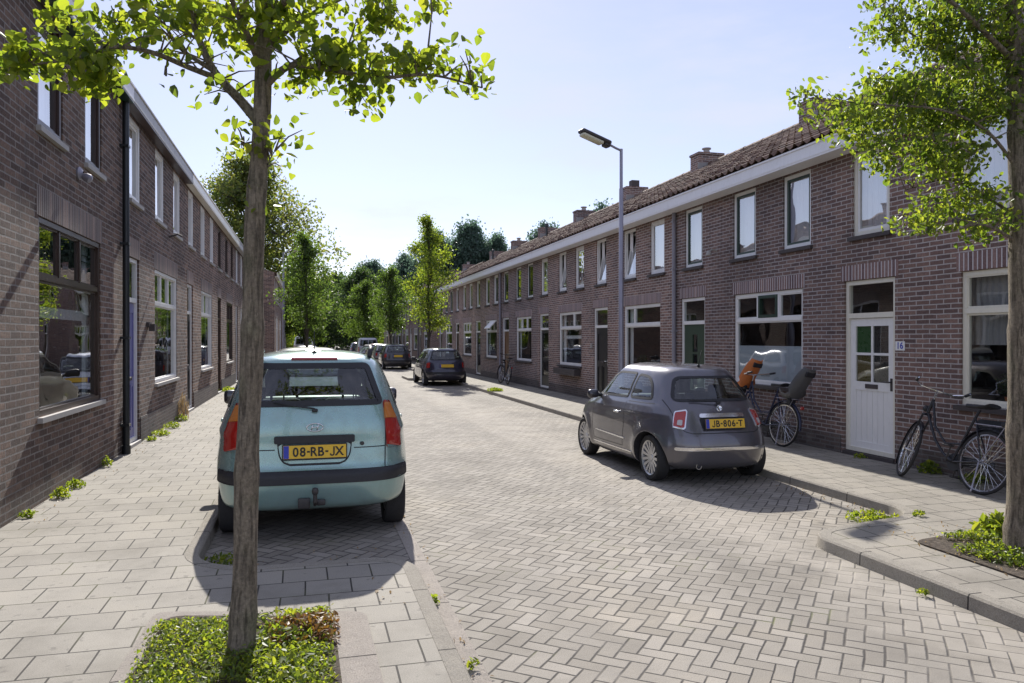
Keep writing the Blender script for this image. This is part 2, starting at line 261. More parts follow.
# ------------------------------------------------------------------ mesh helpers
def link(o,parent=None):
    COL.objects.link(o)
    if parent is not None: o.parent=parent
    return o
def tag(o,label=None,cat=None,group=None,kind=None):
    if label: o['label']=label
    if cat: o['category']=cat
    if group: o['group']=group
    if kind: o['kind']=kind
    return o
def empty(name,loc,label,cat,group=None,rz=0):
    o=bpy.data.objects.new(name,None); o.empty_display_size=.2; o.location=loc; o.rotation_euler=(0,0,rz); COL.objects.link(o); return tag(o,label,cat,group)
class MB:
    def __init__(s): s.v=[]; s.f=[]; s.mi=[]; s.cur=0; s.X=None
    def add(s,vs,fs):
        n=len(s.v)
        if s.X is not None: vs=[s.X@Vector(v) for v in vs]
        s.v+= [tuple(v) for v in vs]; s.f+=[tuple(n+i for i in f) for f in fs]; s.mi+=[s.cur]*len(fs); return s
    def box(s,x0,x1,y0,y1,z0,z1,bev=0):
        if bev:
            return s.rbox(((x0+x1)/2,(y0+y1)/2,(z0+z1)/2),(abs(x1-x0),abs(y1-y0),abs(z1-z0)),bev)
        vs=[(x,y,z) for x in (x0,x1) for y in (y0,y1) for z in (z0,z1)]
        return s.add(vs,[(0,1,3,2),(4,6,7,5),(0,4,5,1),(2,3,7,6),(0,2,6,4),(1,5,7,3)])
    def rbox(s,c,d,bev,M=None):
        b=bmesh.new(); bmesh.ops.create_cube(b,size=1); 
        for v in b.verts: v.co=Vector((v.co.x*d[0],v.co.y*d[1],v.co.z*d[2]))
        bmesh.ops.bevel(b,geom=list(b.edges),offset=min(bev,min(d)*.49),segments=3,affect='EDGES',profile=.5)
        T=Matrix.Translation(c)@(M if M is not None else Matrix())
        b.verts.index_update(); vs=[T@v.co for v in b.verts]; fs=[[v.index for v in f.verts] for f in b.faces]; b.free(); return s.add(vs,fs)
    def tube(s,pts,r,n=10,cap=True):
        pts=[Vector(p) for p in pts]; m=len(pts); rs=r if hasattr(r,'__len__') else [r]*m
        vs=[]; up=None
        for i,p in enumerate(pts):
            d=(pts[min(i+1,m-1)]-pts[max(i-1,0)]).normalized()
            if up is None: up=Vector((0,0,1)) if abs(d.z)<.9 else Vector((1,0,0))
            a=d.cross(up).normalized(); b=a.cross(d).normalized(); up=b
            for k in range(n):
                t=2*math.pi*k/n; vs.append(p+(a*math.cos(t)+b*math.sin(t))*rs[i])
        fs=[(i*n+k,i*n+(k+1)%n,(i+1)*n+(k+1)%n,(i+1)*n+k) for i in range(m-1) for k in range(n)]
        if cap: fs+=[tuple(reversed(range(n))),tuple((m-1)*n+k for k in range(n))]
        return s.add(vs,fs)
    def lathe(s,prof,n=32,M=None,closed=False):
        """profile (r,h) spun about local Z"""
        M=M or Matrix(); vs=[]
        for (r,h) in prof:
            for k in range(n):
                t=2*math.pi*k/n; vs.append(M@Vector((r*math.cos(t),r*math.sin(t),h)))
        m=len(prof); q=m if closed else m-1
        fs=[(i*n+k,i*n+(k+1)%n,((i+1)%m)*n+(k+1)%n,((i+1)%m)*n+k) for i in range(q) for k in range(n)]
        return s.add(vs,fs)
    def build(s,name,mats,parent=None,smooth=False,recalc=False,world=None):
        me=bpy.data.meshes.new(name); me.from_pydata(s.v,[],s.f)
        for m in (mats if isinstance(mats,(list,tuple)) else [mats]): me.materials.append(m)
        if len(me.polygons)==len(s.mi): me.polygons.foreach_set('material_index',s.mi)
        if recalc:
            b=bmesh.new(); b.from_mesh(me); bmesh.ops.recalc_face_normals(b,faces=b.faces); b.to_mesh(me); b.free()
        if smooth:
            me.polygons.foreach_set('use_smooth',[True]*len(me.polygons))
            if smooth!=True:
                try: me.set_sharp_from_angle(angle=rad(smooth))
                except Exception: pass
        me.update(); return link(bpy.data.objects.new(name,me),parent)
def np_mesh(name,V,Fq,mats,parent=None,mi=None,smooth=False):
    me=bpy.data.meshes.new(name); n=len(V); k=Fq.shape[1]; m=len(Fq)
    me.vertices.add(n); me.vertices.foreach_set('co',V.astype(np.float32).ravel())
    me.loops.add(m*k); me.loops.foreach_set('vertex_index',Fq.astype(np.int32).ravel())
    me.polygons.add(m); me.polygons.foreach_set('loop_start',np.arange(m,dtype=np.int32)*k)
    try: me.polygons.foreach_set('loop_total',np.full(m,k,dtype=np.int32))
    except Exception: pass
    for x in (mats if isinstance(mats,(list,tuple)) else [mats]): me.materials.append(x)
    if mi is not None: me.polygons.foreach_set('material_index',mi.astype(np.int32))
    me.polygons.foreach_set('use_smooth',np.full(m,bool(smooth)))
    me.update(calc_edges=True); me.validate(); return link(bpy.data.objects.new(name,me),parent)
def rvec(n,rng):
    v=rng.normal(size=(n,3)); return v/np.linalg.norm(v,axis=1)[:,None]
def leaf_cloud(name,C,size,mat,parent,rng,droop=.35,simple=False,aspect=.55,flat=.5,svar=.3):
    """every leaf a small folded blade of its own"""
    C=np.asarray(C); n=len(C); d=rvec(n,rng); d[:,2]-=droop; d/=np.linalg.norm(d,axis=1)[:,None]
    up=rvec(n,rng)*(1-flat)+np.array([0,0,1.0])*flat; a=np.cross(d,up); a/=np.linalg.norm(a,axis=1)[:,None]+1e-9; nn=np.cross(a,d)
    L=size*(1+svar*rng.normal(size=n)).clip(.45,1.8); W=L*aspect*.5
    L=L[:,None]; W=W[:,None]; b=C-d*L*.5
    if simple:
        V=np.stack([b,C+a*W+nn*W*.3,b+d*L,C-a*W+nn*W*.3],1).reshape(-1,3); i=np.arange(n)[:,None]*4; Fq=np.concatenate([i,i+1,i+2,i+3],1)
        return np_mesh(name,V,Fq,mat,parent)
    cv=rng.uniform(-.02,.16,size=n)[:,None]; fo=rng.uniform(.1,.55,size=n)[:,None]; q=lambda t,w,sg: b+d*L*t+a*W*w*sg+nn*(W*w*fo)-nn*L*cv*t*t
    V=np.stack([b,q(.14,.72,1),q(.42,1.0,1),q(.74,.62,1),b+d*L*1.02-nn*L*cv*1.04,q(.74,.62,-1),q(.42,1.0,-1),q(.14,.72,-1)],1).reshape(-1,3)
    i=np.arange(n)[:,None]*8
    Fq=np.concatenate([np.concatenate([i,i+1,i+2,i+3,i+4],1),np.concatenate([i,i+4,i+5,i+6,i+7],1)],0)
    return np_mesh(name,V,Fq,mat,parent)
def text_part(name,body,size,mat,parent,M,depth=.0015,bold=0.0,sx=1.0):
    cu=bpy.data.curves.new(name,'FONT'); cu.body=body; cu.size=size; cu.align_x='CENTER'; cu.align_y='CENTER'; cu.extrude=depth; cu.offset=bold
    o=bpy.data.objects.new(name,cu); COL.objects.link(o); dg=bpy.context.evaluated_depsgraph_get(); me=bpy.data.meshes.new_from_object(o.evaluated_get(dg)); bpy.data.objects.remove(o)
    me.materials.clear(); me.materials.append(mat); me.transform(M@Matrix.Diagonal((sx,1,1,1))); return link(bpy.data.objects.new(name,me),parent)
# ------------------------------------------------------------------ world and sun
SUN_EL=34.8; SUN_AZ=3.2
w=bpy.data.worlds.new('World'); SC.world=w; w.use_nodes=True; wt=w.node_tree
sky=wt.nodes.new('ShaderNodeTexSky'); sky.sky_type='NISHITA'; sky.sun_disc=False; sky.sun_elevation=rad(SUN_EL); sky.sun_rotation=rad(SUN_AZ); sky.air_density=.9; sky.dust_density=.15; sky.ozone_density=3.2; sky.altitude=0
SKYS=.092
wt.nodes['Background'].inputs[1].default_value=SKYS; mx_=wt.nodes.new('ShaderNodeMixRGB'); mx_.blend_type='MULTIPLY'; mx_.inputs[0].default_value=1; mx_.inputs[2].default_value=(1.22,1.0,.95,1); wt.links.new(sky.outputs[0],mx_.inputs[1]); 
tcw=wt.nodes.new('ShaderNodeTexCoord'); mpw=wt.nodes.new('ShaderNodeMapping'); mpw.inputs['Scale'].default_value=(1.6,1.6,6); wt.links.new(tcw.outputs['Generated'],mpw.inputs[0])
nzw=wt.nodes.new('ShaderNodeTexNoise'); nzw.inputs['Scale'].default_value=1.7; nzw.inputs['Detail'].default_value=6; nzw.inputs['Roughness'].default_value=.6; wt.links.new(mpw.outputs[0],nzw.inputs['Vector'])
crw=wt.nodes.new('ShaderNodeMapRange'); crw.inputs[1].default_value=.42; crw.inputs[2].default_value=.75; crw.inputs[3].default_value=.42; crw.inputs[4].default_value=.80; crw.interpolation_type='SMOOTHSTEP'; wt.links.new(nzw.outputs['Fac'],crw.inputs[0])
clw=wt.nodes.new('ShaderNodeMixRGB'); clw.inputs[2].default_value=(4.6,4.75,6.1,1); wt.links.new(crw.outputs[0],clw.inputs[0]); wt.links.new(mx_.outputs[0],clw.inputs[1]); wt.links.new(clw.outputs[0],wt.nodes['Background'].inputs[0])

sl=bpy.data.lights.new('sun','SUN'); sl.energy=3.7; sl.angle=rad(.53); sl.color=(1,.955,.88); so=bpy.data.objects.new('sun',sl); COL.objects.link(so)
D=Vector((math.sin(rad(SUN_AZ))*math.cos(rad(SUN_EL)),math.cos(rad(SUN_AZ))*math.cos(rad(SUN_EL)),math.sin(rad(SUN_EL)))); so.rotation_euler=D.to_track_quat('Z','Y').to_euler(); so.location=(0,0,20)
SC.view_settings.view_transform='Standard'; SC.view_settings.look='None'; SC.view_settings.exposure=.92; SC.view_settings.gamma=1.0
SC.render.engine='CYCLES'
SC.cycles.max_bounces=8; SC.cycles.transparent_max_bounces=16; SC.cycles.caustics_reflective=False; SC.cycles.caustics_refractive=False
# ------------------------------------------------------------------ ground, road, pavements
RW=7.5; LW=-2.58; PZ=.10
def sheet(name,x0,x1,y0,y1,z,mat,kind='structure'):
    m=MB(); m.add([(x0,y0,z),(x1,y0,z),(x1,y1,z),(x0,y1,z)],[(0,1,2,3)]); return tag(m.build(name,mat),kind=kind)
sheet('ground',-900,900,-300,1500,-.01,groundm())
sheet('road',-3,8,-12,170,0,HERR)
def arc(cx,cy,r,a0,a1,n=8): return [(cx+r*math.cos(rad(a0+(a1-a0)*i/n)),cy+r*math.sin(rad(a0+(a1-a0)*i/n))) for i in range(n+1)]
def left_line():
    p=[(.78,-12)]
    isl=[(None,5.86),(33.0,37.0),(60.0,63.5),(90,94)]
    for a,b in isl:
        if a is not None: p+=arc(-.50,a-.30,.30,180,90,6)+arc(.43,a+.35,.35,270,360,6)
        p+=arc(.43,b-.35,.35,0,90,6)+arc(-.30,b+.5,.5,270,180,8)
    p+=[(-.8,170)]
    return p
def right_line():
    p=[(4.12,-12)]
    isl=[(None,5.75),(32.2,35.0),(49.2,51.5),(68,71)]
    for a,b in isl:
        if a is not None: p+=arc(5.25,a-.4,.35,0,90,6)+arc(4.42,a+.2,.3,270,180,6)
        p+=arc(4.47,b-.35,.35,180,100,6)+[(4.95,b+.12)]+arc(5.10,b+.65,.5,290,360,8)
    p+=[(5.6,170)]
    return p
def offs(line,d):
    out=[]
    for i,(x,y) in enumerate(line):
        a=line[max(i-1,0)]; b=line[min(i+1,len(line)-1)]; tx,ty=b[0]-a[0],b[1]-a[1]; l=math.hypot(tx,ty) or 1
        out.append((x-ty/l*d,y+tx/l*d))
    return out
def pave(line,wallx,side,name_p,name_k,mat):
    # densify straight runs
    L2=[]
    for a,b in zip(line,line[1:]):
        n=max(1,int(math.hypot(b[0]-a[0],b[1]-a[1])/2.0)); L2+=[(a[0]+(b[0]-a[0])*i/n,a[1]+(b[1]-a[1])*i/n) for i in range(n)]
    L2.append(line[-1]); s=side
    inner=offs(L2,.11*s); m=MB(); vs=[];rows=[(0.0,-.02,0),(0.006,PZ-.022,0),(.022,PZ-.002,0)]
    prof=[(L2,-.03),(offs(L2,.005*s),PZ-.013),(offs(L2,.017*s),PZ+.002),(inner,PZ+.003),(inner,PZ-.03)]
    n=len(L2)
    for ln,z in prof: vs+=[(x,y,z) for x,y in ln]
    fs=[(q*n+i,q*n+i+1,(q+1)*n+i+1,(q+1)*n+i) for q in range(len(prof)-1) for i in range(n-1)]
    m.add(vs,fs); tag(m.build(name_k,KERB,recalc=False,smooth=25),kind='structure')
    ys=[]; 
    for x,y in inner: ys.append(max(y,ys[-1]) if ys else y)
    vs=[(x,y,PZ) for (x,_),y in zip(inner,ys)]+[(wallx,y,PZ) for y in ys]; k=len(inner)
    m=MB(); m.add(vs,[(i,i+1,k+i+1,k+i) for i in range(k-1) if ys[i+1]-ys[i]>1e-5]); tag(m.build(name_p,mat,recalc=True),kind='structure')
pave(left_line(),LW-.3,1,'left_pavement','left_kerb',TILE_L)
pave(right_line(),RW+.3,-1,'right_pavement','right_kerb',TILE_R)
sheet('left_gutter',.79,.91,-12,170,.004,CONC)
def poly(name,pts,z,mat,kind='structure',top=None):
    b=bmesh.new(); vs=[b.verts.new((x,y,z)) for x,y in pts]; f=b.faces.new(vs)
    if top: 
        r=bmesh.ops.extrude_face_region(b,geom=[f]); bmesh.ops.translate(b,verts=[e for e in r['geom'] if isinstance(e,bmesh.types.BMVert)],vec=(0,0,top))
    bmesh.ops.recalc_face_normals(b,faces=b.faces)
    me=bpy.data.meshes.new(name); b.to_mesh(me); b.free(); me.materials.append(mat); return tag(link(bpy.data.objects.new(name,me)),kind=kind)
# ------------------------------------------------------------------ houses
class House:
    def __init__(s,side,s0,W,label,group,**k):
        s.side=side; s.x=RW if side>0 else LW
        s.x=k.get('x',s.x); s.W=W; s.s0=s0
        s.root=empty('terraced_house',(s.x,s0,0),label,'house',group)
    def P(s,u,d,z): return (-d*s.side,u,z)      # d = outwards from the facade
    def box(s,m,u0,u1,d0,d1,z0,z1): return m.box(-d0*s.side,-d1*s.side,u0,u1,z0,z1)
    def part(s,name,m,mat,parent=None,**k):
        return m.build(name,mat,parent or s.root,recalc=True,**k)
def wall_with_openings(h,z0,z1,ops,mat,rev=.12):
    m=MB(); us=sorted({0,h.W}|{o[0] for o in ops}|{o[1] for o in ops}); zs=sorted({z0,z1}|{o[2] for o in ops}|{o[3] for o in ops})
    for a,b in zip(us,us[1:]):
        for c,d in zip(zs,zs[1:]):
            uc,zc=(a+b)/2,(c+d)/2
            if any(o[0]<uc<o[1] and o[2]<zc<o[3] for o in ops): continue
            m.add([h.P(a,0,c),h.P(b,0,c),h.P(b,0,d),h.P(a,0,d)],[(0,1,2,3)])
    for (a,b,c,d) in ops:
        for q in ([h.P(a,0,c),h.P(a,0,d),h.P(a,-rev,d),h.P(a,-rev,c)],[h.P(b,0,c),h.P(b,0,d),h.P(b,-rev,d),h.P(b,-rev,c)],[h.P(a,0,c),h.P(b,0,c),h.P(b,-rev,c),h.P(a,-rev,c)],[h.P(a,0,d),h.P(b,0,d),h.P(b,-rev,d),h.P(a,-rev,d)]): m.add(q,[(0,1,2,3)])
    return m.build('wall',mat,h.root)
def framebars(h,m,u0,u1,z0,z1,t,d0,d1):
    h.box(m,u0,u0+t,d0,d1,z0,z1); h.box(m,u1-t,u1,d0,d1,z0,z1); h.box(m,u0+t,u1-t,d0,d1,z0,z0+t); h.box(m,u0+t,u1-t,d0,d1,z1-t,z1)
def window(h,u0,u1,z0,z1,fm,sash=None,tz=None,lights=None,sill=SILL,cur='sides',open_=False,ft=.055,curm=None,sillp=.05,tilt=False,opensash=None):
    """frame + sashes; tz = transom height; lights = fractions of mullions over the transom"""
    sash=sash or fm; m=MB(); g=.004
    FD=-.012 if h.side<0 else -.03
    framebars(h,m,u0+g,u1-g,z0+g,z1-g,ft,-.10,FD)
    if tz:
        h.box(m,u0+ft,u1-ft,-.10,-.02,tz-.03,tz+.03)
        for fr in (lights or []):
            x=u0+(u1-u0)*fr; h.box(m,x-.025,x+.025,-.10,-.03,tz+.03,z1-ft)
    w=h.part('window',m,fm)
    m=MB(); iu0,iu1=u0+ft,u1-ft
    sb=.04
    zt=tz-.03 if tz else z1-ft
    rects=[(iu0,iu1,z0+ft,zt)]
    if tz:
        xs=[iu0]+[u0+(u1-u0)*fr for fr in (lights or [])]+[iu1]
        for i,(a,b) in enumerate(zip(xs,xs[1:])): rects.append((a+(.025 if i else 0),b-(.025 if i<len(xs)-2 else 0),tz+.03,z1-ft))
    mo=MB(); anyo=False
    for i,(a,b,c,d) in enumerate(rects):
        if opensash is not None and i==opensash: framebars(h,mo,a+.003,b-.003,c+.003,d-.003,.05,-.085,-.015); anyo=True
        elif not tilt: framebars(h,m,a+.002,b-.002,c+.002,d-.002,sb if not tz else .022,-.08,-.04)
    if not tilt: h.part('sash',m,sash,w)
    if anyo: h.part('sash',mo,GREEN,w)
    pm=MB()
    for i,(a,b,c,d) in enumerate(rects):
        if tilt: continue
        pm.add([h.P(a,-.06,c),h.P(b,-.06,c),h.P(b,-.06,d),h.P(a,-.06,d)],[(0,1,2,3)])
    if tilt:                           # a hopper sash tilted inwards at the top
        a,b,c,d=rects[0]; th=rad(9); X=Matrix.Translation(Vector(h.P(0,-.06,c)))@Matrix.Rotation(th*h.side,4,'Y'); sm=MB(); sm.X=X
        H=d-c
        for q in ((a,a+.05,0,H),(b-.05,b,0,H),(a+.05,b-.05,0,.05),(a+.05,b-.05,H-.05,H)): h.box(sm,q[0],q[1],-.02,.02,q[2],q[3])
        h.part('sash',sm,sash,w); pm.X=X; pm.add([h.P(a,0,0),h.P(b,0,0),h.P(b,0,H),h.P(a,0,H)],[(0,1,2,3)])
    if open_:                          # top light swung outward
        a,b,c,d=rects[open_]; 
    h.part('pane',pm,GLASSU if z0>3 else (GLASSL if h.side<0 else GLASS),w)
    if sill is not None:
        m=MB(); h.box(m,u0-.05,u1+.05,-.10,sillp,z0-.06,z0-.004); h.part('sill',m,sill,w)
    cm=MB()
    def cur_sheet(a,b,c,d,dd=-.16,amp=.012):
        n=max(6,int((b-a)/.03)); vs=[];
        for i in range(n+1):
            u=a+(b-a)*i/n; o=dd+amp*math.sin(i*1.7)+amp*.5*math.sin(i*.6); vs+=[h.P(u,o,c),h.P(u,o,d)]
        cm.add(vs,[(2*i,2*i+2,2*i+3,2*i+1) for i in range(n)])
    mt=curm or CURT
    if cur=='full': cur_sheet(u0,u1,z0,z1)
    elif cur=='sides': cur_sheet(u0,u0+.22,z0,z1); cur_sheet(u1-.22,u1,z0,z1)
    elif cur=='left': cur_sheet(u0,u0+(u1-u0)*.35,z0,z1)
    elif cur=='blind': cur_sheet(u0,u1,z0+(z1-z0)*.45,z1,-.15,.001)
    elif cur=='film': cm.add([h.P(u0+ft,-.066,z0+ft),h.P(u1-ft,-.066,z0+ft),h.P(u1-ft,-.066,z0+(z1-z0)*.42),h.P(u0+ft,-.066,z0+(z1-z0)*.42)],[(0,1,2,3)]); mt=FROST
    elif cur=='rail': cur_sheet(u0,u1,z0+(z1-z0)*.50,z0+(z1-z0)*.56,-.15,.004); cur_sheet(u1-.25,u1,z0,z1)
    if cm.v: cm.build('curtain' if cur!='film' else 'frosted_film',mt,w)
    return w
def door(h,u0,u1,z0,z1,fm,dm,style='panel',tz=2.08,ft=.06,label=None):
    m=MB(); g=.004; framebars(h,m,u0+g,u1-g,z0+.02,z1-g,ft,-.10,-.03); h.box(m,u0+ft,u1-ft,-.10,-.025,tz-.035,tz+.035)
    fr=h.part('door_frame',m,fm)
    pm=MB(); pm.add([h.P(u0+ft,-.06,tz+.035),h.P(u1-ft,-.06,tz+.035),h.P(u1-ft,-.06,z1-ft),h.P(u0+ft,-.06,z1-ft)],[(0,1,2,3)]); h.part('transom_pane',pm,GLASS,fr)
    a,b,c,d=u0+ft+.006,u1-ft-.006,z0+.05,tz-.04; m=MB(); D0,D1=-.095,-.055
    W=b-a
    if style=='four':
        zc=c+(d-c)*.52; h.box(m,a,a+.11,D0,D1,c,d); h.box(m,b-.11,b,D0,D1,c,d); h.box(m,a+.11,b-.11,D0,D1,d-.11,d); h.box(m,a+.11,b-.11,D0,D1,zc-.12,zc); h.box(m,a+.11,b-.11,D0,D1,c,c+.12)
        n=6; ww=(W-.22)/n
        for i in range(n): h.box(m,a+.11+i*ww+.004,a+.11+(i+1)*ww-.004,D0,D1-.012,c+.12,zc-.12)
        h.box(m,a+.11,b-.11,D0,D1-.022,c+.12,zc-.12)
        mid=(a+b)/2; zm=(zc+d-.11)/2; h.box(m,mid-.017,mid+.017,D0,D1-.004,zc,d-.11); h.box(m,a+.11,mid-.017,D0,D1-.004,zm-.017,zm+.017); h.box(m,mid+.017,b-.11,D0,D1-.004,zm-.017,zm+.017)
        gl=(a+.11,b-.11,zc,d-.11)
    elif style=='glass':
        h.box(m,a,a+.10,D0,D1,c,d); h.box(m,b-.10,b,D0,D1,c,d); h.box(m,a+.10,b-.10,D0,D1,d-.10,d); h.box(m,a+.10,b-.10,D0,D1,c,c+.35); h.box(m,a+.10,b-.10,D0,D1,c+.85,c+.95); gl=(a+.10,b-.10,c+.35,d-.10)
    elif style=='slit':
        mid=(a+b)/2; h.box(m,a,mid-.10,D0,D1,c,d); h.box(m,mid+.10,b,D0,D1,c,d); h.box(m,mid-.10,mid+.10,D0,D1,c,c+.55); h.box(m,mid-.10,mid+.10,D0,D1,d-.2,d)
        for q in (.33,.66): zz=c+.55+(d-.2-c-.55)*q; h.box(m,mid-.10,mid+.10,D0,D1,zz-.02,zz+.02)
        gl=(mid-.10,mid+.10,c+.55,d-.2)
    else:
        h.box(m,a,b,D0,D1-.012,c,d)
        for (q0,q1,r0,r1) in ((a+.09,(a+b)/2-.04,c+.15,c+.85),((a+b)/2+.04,b-.09,c+.15,c+.85)): framebars(h,m,q0,q1,r0,r1,.03,D1-.012,D1+.004)
        framebars(h,m,a+.09,b-.09,c+.95,d-.12,.035,D1-.012,D1+.006); gl=None
    dr=h.part('door',m,dm)
    if style=='four':
        zz=(zc+d-.11)/2
        for (q0,q1,r0,r1,mt_) in ((mid,b-.11,zz,d-.11,STG),(mid,b-.11,zc,zz,STO),(a+.11,mid,zz,d-.11,STD),(a+.11,mid,zc,zz,STD)):
            sm=MB(); sm.add([h.P(q0,-.080,r0),h.P(q1,-.080,r0),h.P(q1,-.080,r1),h.P(q0,-.080,r1)],[(0,1,2,3)]); h.part('stained_glass',sm,mt_,dr)
    if gl:
        pm=MB(); pm.add([h.P(gl[0],-.072,gl[2]),h.P(gl[1],-.072,gl[2]),h.P(gl[1],-.072,gl[3]),h.P(gl[0],-.072,gl[3])],[(0,1,2,3)]); h.part('pane',pm,GLASS,dr)
    m=MB(); zl=c+.95 if style!='four' else c+(d-c)*.52-.06; h.box(m,(a+b)/2-.12,(a+b)/2+.12,D1,D1+.01,zl-.03,zl+.03)
    if style in('four','panel'): h.part('letter_slot',m,SILL,dr)
    m=MB(); zz=c+.98; hx=a+.055; m.tube([h.P(hx,D1-.005,zz),h.P(hx,D1+.05,zz),h.P(hx+.10,D1+.05,zz)],.009,8); h.box(m,hx-.02,hx+.02,D1,D1+.006,zz-.12,zz+.05); h.part('handle',m,CHR if style!='four' else DSTEEL,dr)
    m=MB(); h.box(m,u0,u1,-.12,.03,z0-.10,z0+.012); h.part('doorstep',m,SILL if h.side>0 else SILLL)
    return dr
TILEMESH={}
def roof_mesh(W,ez,rz,ed,rd,side,key):
    if key in TILEMESH: return TILEMESH[key]
    m=MB(); nt=int(round(W/.2083)); per=8; nc=13; cols=nt*per
    L=math.hypot(ed-rd,rz-ez); tz=(rz-ez)/L; td=(rd-ed)/L; nx=-(-tz); 
    nd,nz=tz,-td   # normal in (d,z): rotate tangent
    vs=[]; rows=[]
    prof=[.030*math.cos(2*math.pi*k/per)+.012*math.cos(4*math.pi*k/per+.8) for k in range(per)]
    rr=random.Random(3)
    for c in range(nc):
        l0=L*c/nc; l1=L*(c+1)/nc+.02
        jit=[rr.uniform(-.007,.007) for _ in range(nt+1)]
        for (l,o) in ((l0,.040),(l1,.004)):
            row=[]
            for k in range(cols+1):
                hgt=o+prof[k%per]+jit[k//per]*(1 if o>.01 else .3); ll=l+jit[(k//per)]*.8
                d=ed+td*ll+nd*hgt; z=ez+tz*ll+nz*hgt
                row.append((-d*side,W*k/cols,z))
            rows.append(row)
        rows.append(None)
    # faces of each course + riser of course lower edge
    idx=0; allv=[]; st=[]
    for r in rows:
        if r is None: st.append(None); continue
        st.append(len(allv)); allv+=r
    seq=[s_ for s_ in st if s_ is not None]; fs=[]
    for c in range(nc):
        a,b=seq[2*c],seq[2*c+1]
        fs+=[(a+k,a+k+1,b+k+1,b+k) for k in range(cols)]
        if c<nc-1:
            n2=seq[2*c+2]; fs+=[(b+k,b+k+1,n2+k+1,n2+k) for k in range(cols)]
    m.add(allv,fs)
    # ridge tiles
    n=12
    for i in range(n):
        u0=W*i/n; u1=W*(i+1)/n+.02; rc=.12+.004*(i%2)
        vs=[]; 
        for u,r_ in ((u0,rc),(u1,rc*.93)):
            for k in range(9):
                t=math.pi*k/8-.15+.3*k/8; vs.append((-(rd-r_*math.cos(t))*side,u,rz+.02+r_*.8*math.sin(t)))
        m.add(vs,[(k,k+1,10+k,9+k) for k in range(8)]+[tuple(range(9))])
    # back slope
    bd=2*rd-ed; m.add([(-rd*side,0,rz+.03),(-rd*side,W,rz+.03),(-bd*side,W,ez),(-bd*side,0,ez)],[(0,1,2,3)])
    # end closing skins under the tiles
    m.add([(-ed*side,0,ez),(-rd*side,0,rz),(-rd*side,W,rz),(-ed*side,W,ez)],[(0,1,2,3)])
    o=m.build('roof',ROOF,None,recalc=True); me=o.data; bpy.data.objects.remove(o)
    TILEMESH[key]=me; return me
def common(h,EZ,FO,FH,fmat,roofkey,pitch=.52,depth=7.0,chim=0,brick=None,soffit=None,detail=True,eo=.02):
    W=h.W; m=MB()
    h.box(m,.002,W-.002,.02,FO,EZ,EZ+.022); fs=h.part('soffit',m,soffit or fmat)
    m=MB(); h.box(m,0,W,FO-.03,FO,EZ+.022,EZ+FH); h.box(m,0,W,FO-.012,FO+.02,EZ+FH,EZ+FH+.025); h.box(m,0,W,FO+.0,FO+.008,EZ+.03,EZ+.06); h.part('fascia',m,fmat)
    m=MB(); h.box(m,0,W,FO-.13,FO-.03,EZ+.05,EZ+.06); h.part('gutter',m,LEAD)
    rd=-depth/2; rz=EZ+FH+.03+pitch*(depth/2+FO)
    me=roof_mesh(W,EZ+FH+(.03 if eo>0 else -.06),rz,FO+eo,rd,h.side,roofkey); ro=link(bpy.data.objects.new('roof',me),h.root)
    # inner rooms
    m=MB()
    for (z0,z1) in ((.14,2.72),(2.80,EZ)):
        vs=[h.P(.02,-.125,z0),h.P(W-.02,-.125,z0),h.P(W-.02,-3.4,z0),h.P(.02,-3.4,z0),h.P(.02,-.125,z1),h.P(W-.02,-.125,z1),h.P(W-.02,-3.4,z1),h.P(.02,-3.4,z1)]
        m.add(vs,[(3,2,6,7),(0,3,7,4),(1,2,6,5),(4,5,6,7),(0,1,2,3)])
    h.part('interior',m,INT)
    m=MB(); vs=[h.P(0,-depth,0),h.P(W,-depth,0),h.P(W,-depth,EZ+FH),h.P(0,-depth,EZ+FH)]; m.add(vs,[(0,1,2,3)]); h.part('back_wall',m,brick)
    if chim is not None:
        m=MB(); u0=chim; h.box(m,u0,u0+.5,rd-.38,rd+.38,rz-.5,rz+.31); h.box(m,u0-.025,u0+.525,rd-.405,rd+.405,rz+.31,rz+.37)
        c=h.part('chimney',m,brick,ro)
        return rz,rd,ro,c
    return rz,rd,ro,None
def endwall(h,u,EZ,FH,depth,brick,rz):
    m=MB(); t=.0
    m.add([h.P(u,0,0),h.P(u,-depth,0),h.P(u,-depth,EZ+FH),h.P(u,-depth/2,rz),h.P(u,.0,EZ+FH)],[(0,1,2,3,4)]); h.part('end_wall',m,brick)
def lintel(h,u0,u1,z,mat,hh=.22):
    m=MB(); h.box(m,u0-.06,u1+.06,-.02,.004,z+.004,z+hh); return h.part('lintel',m,mat)
REZ=4.40
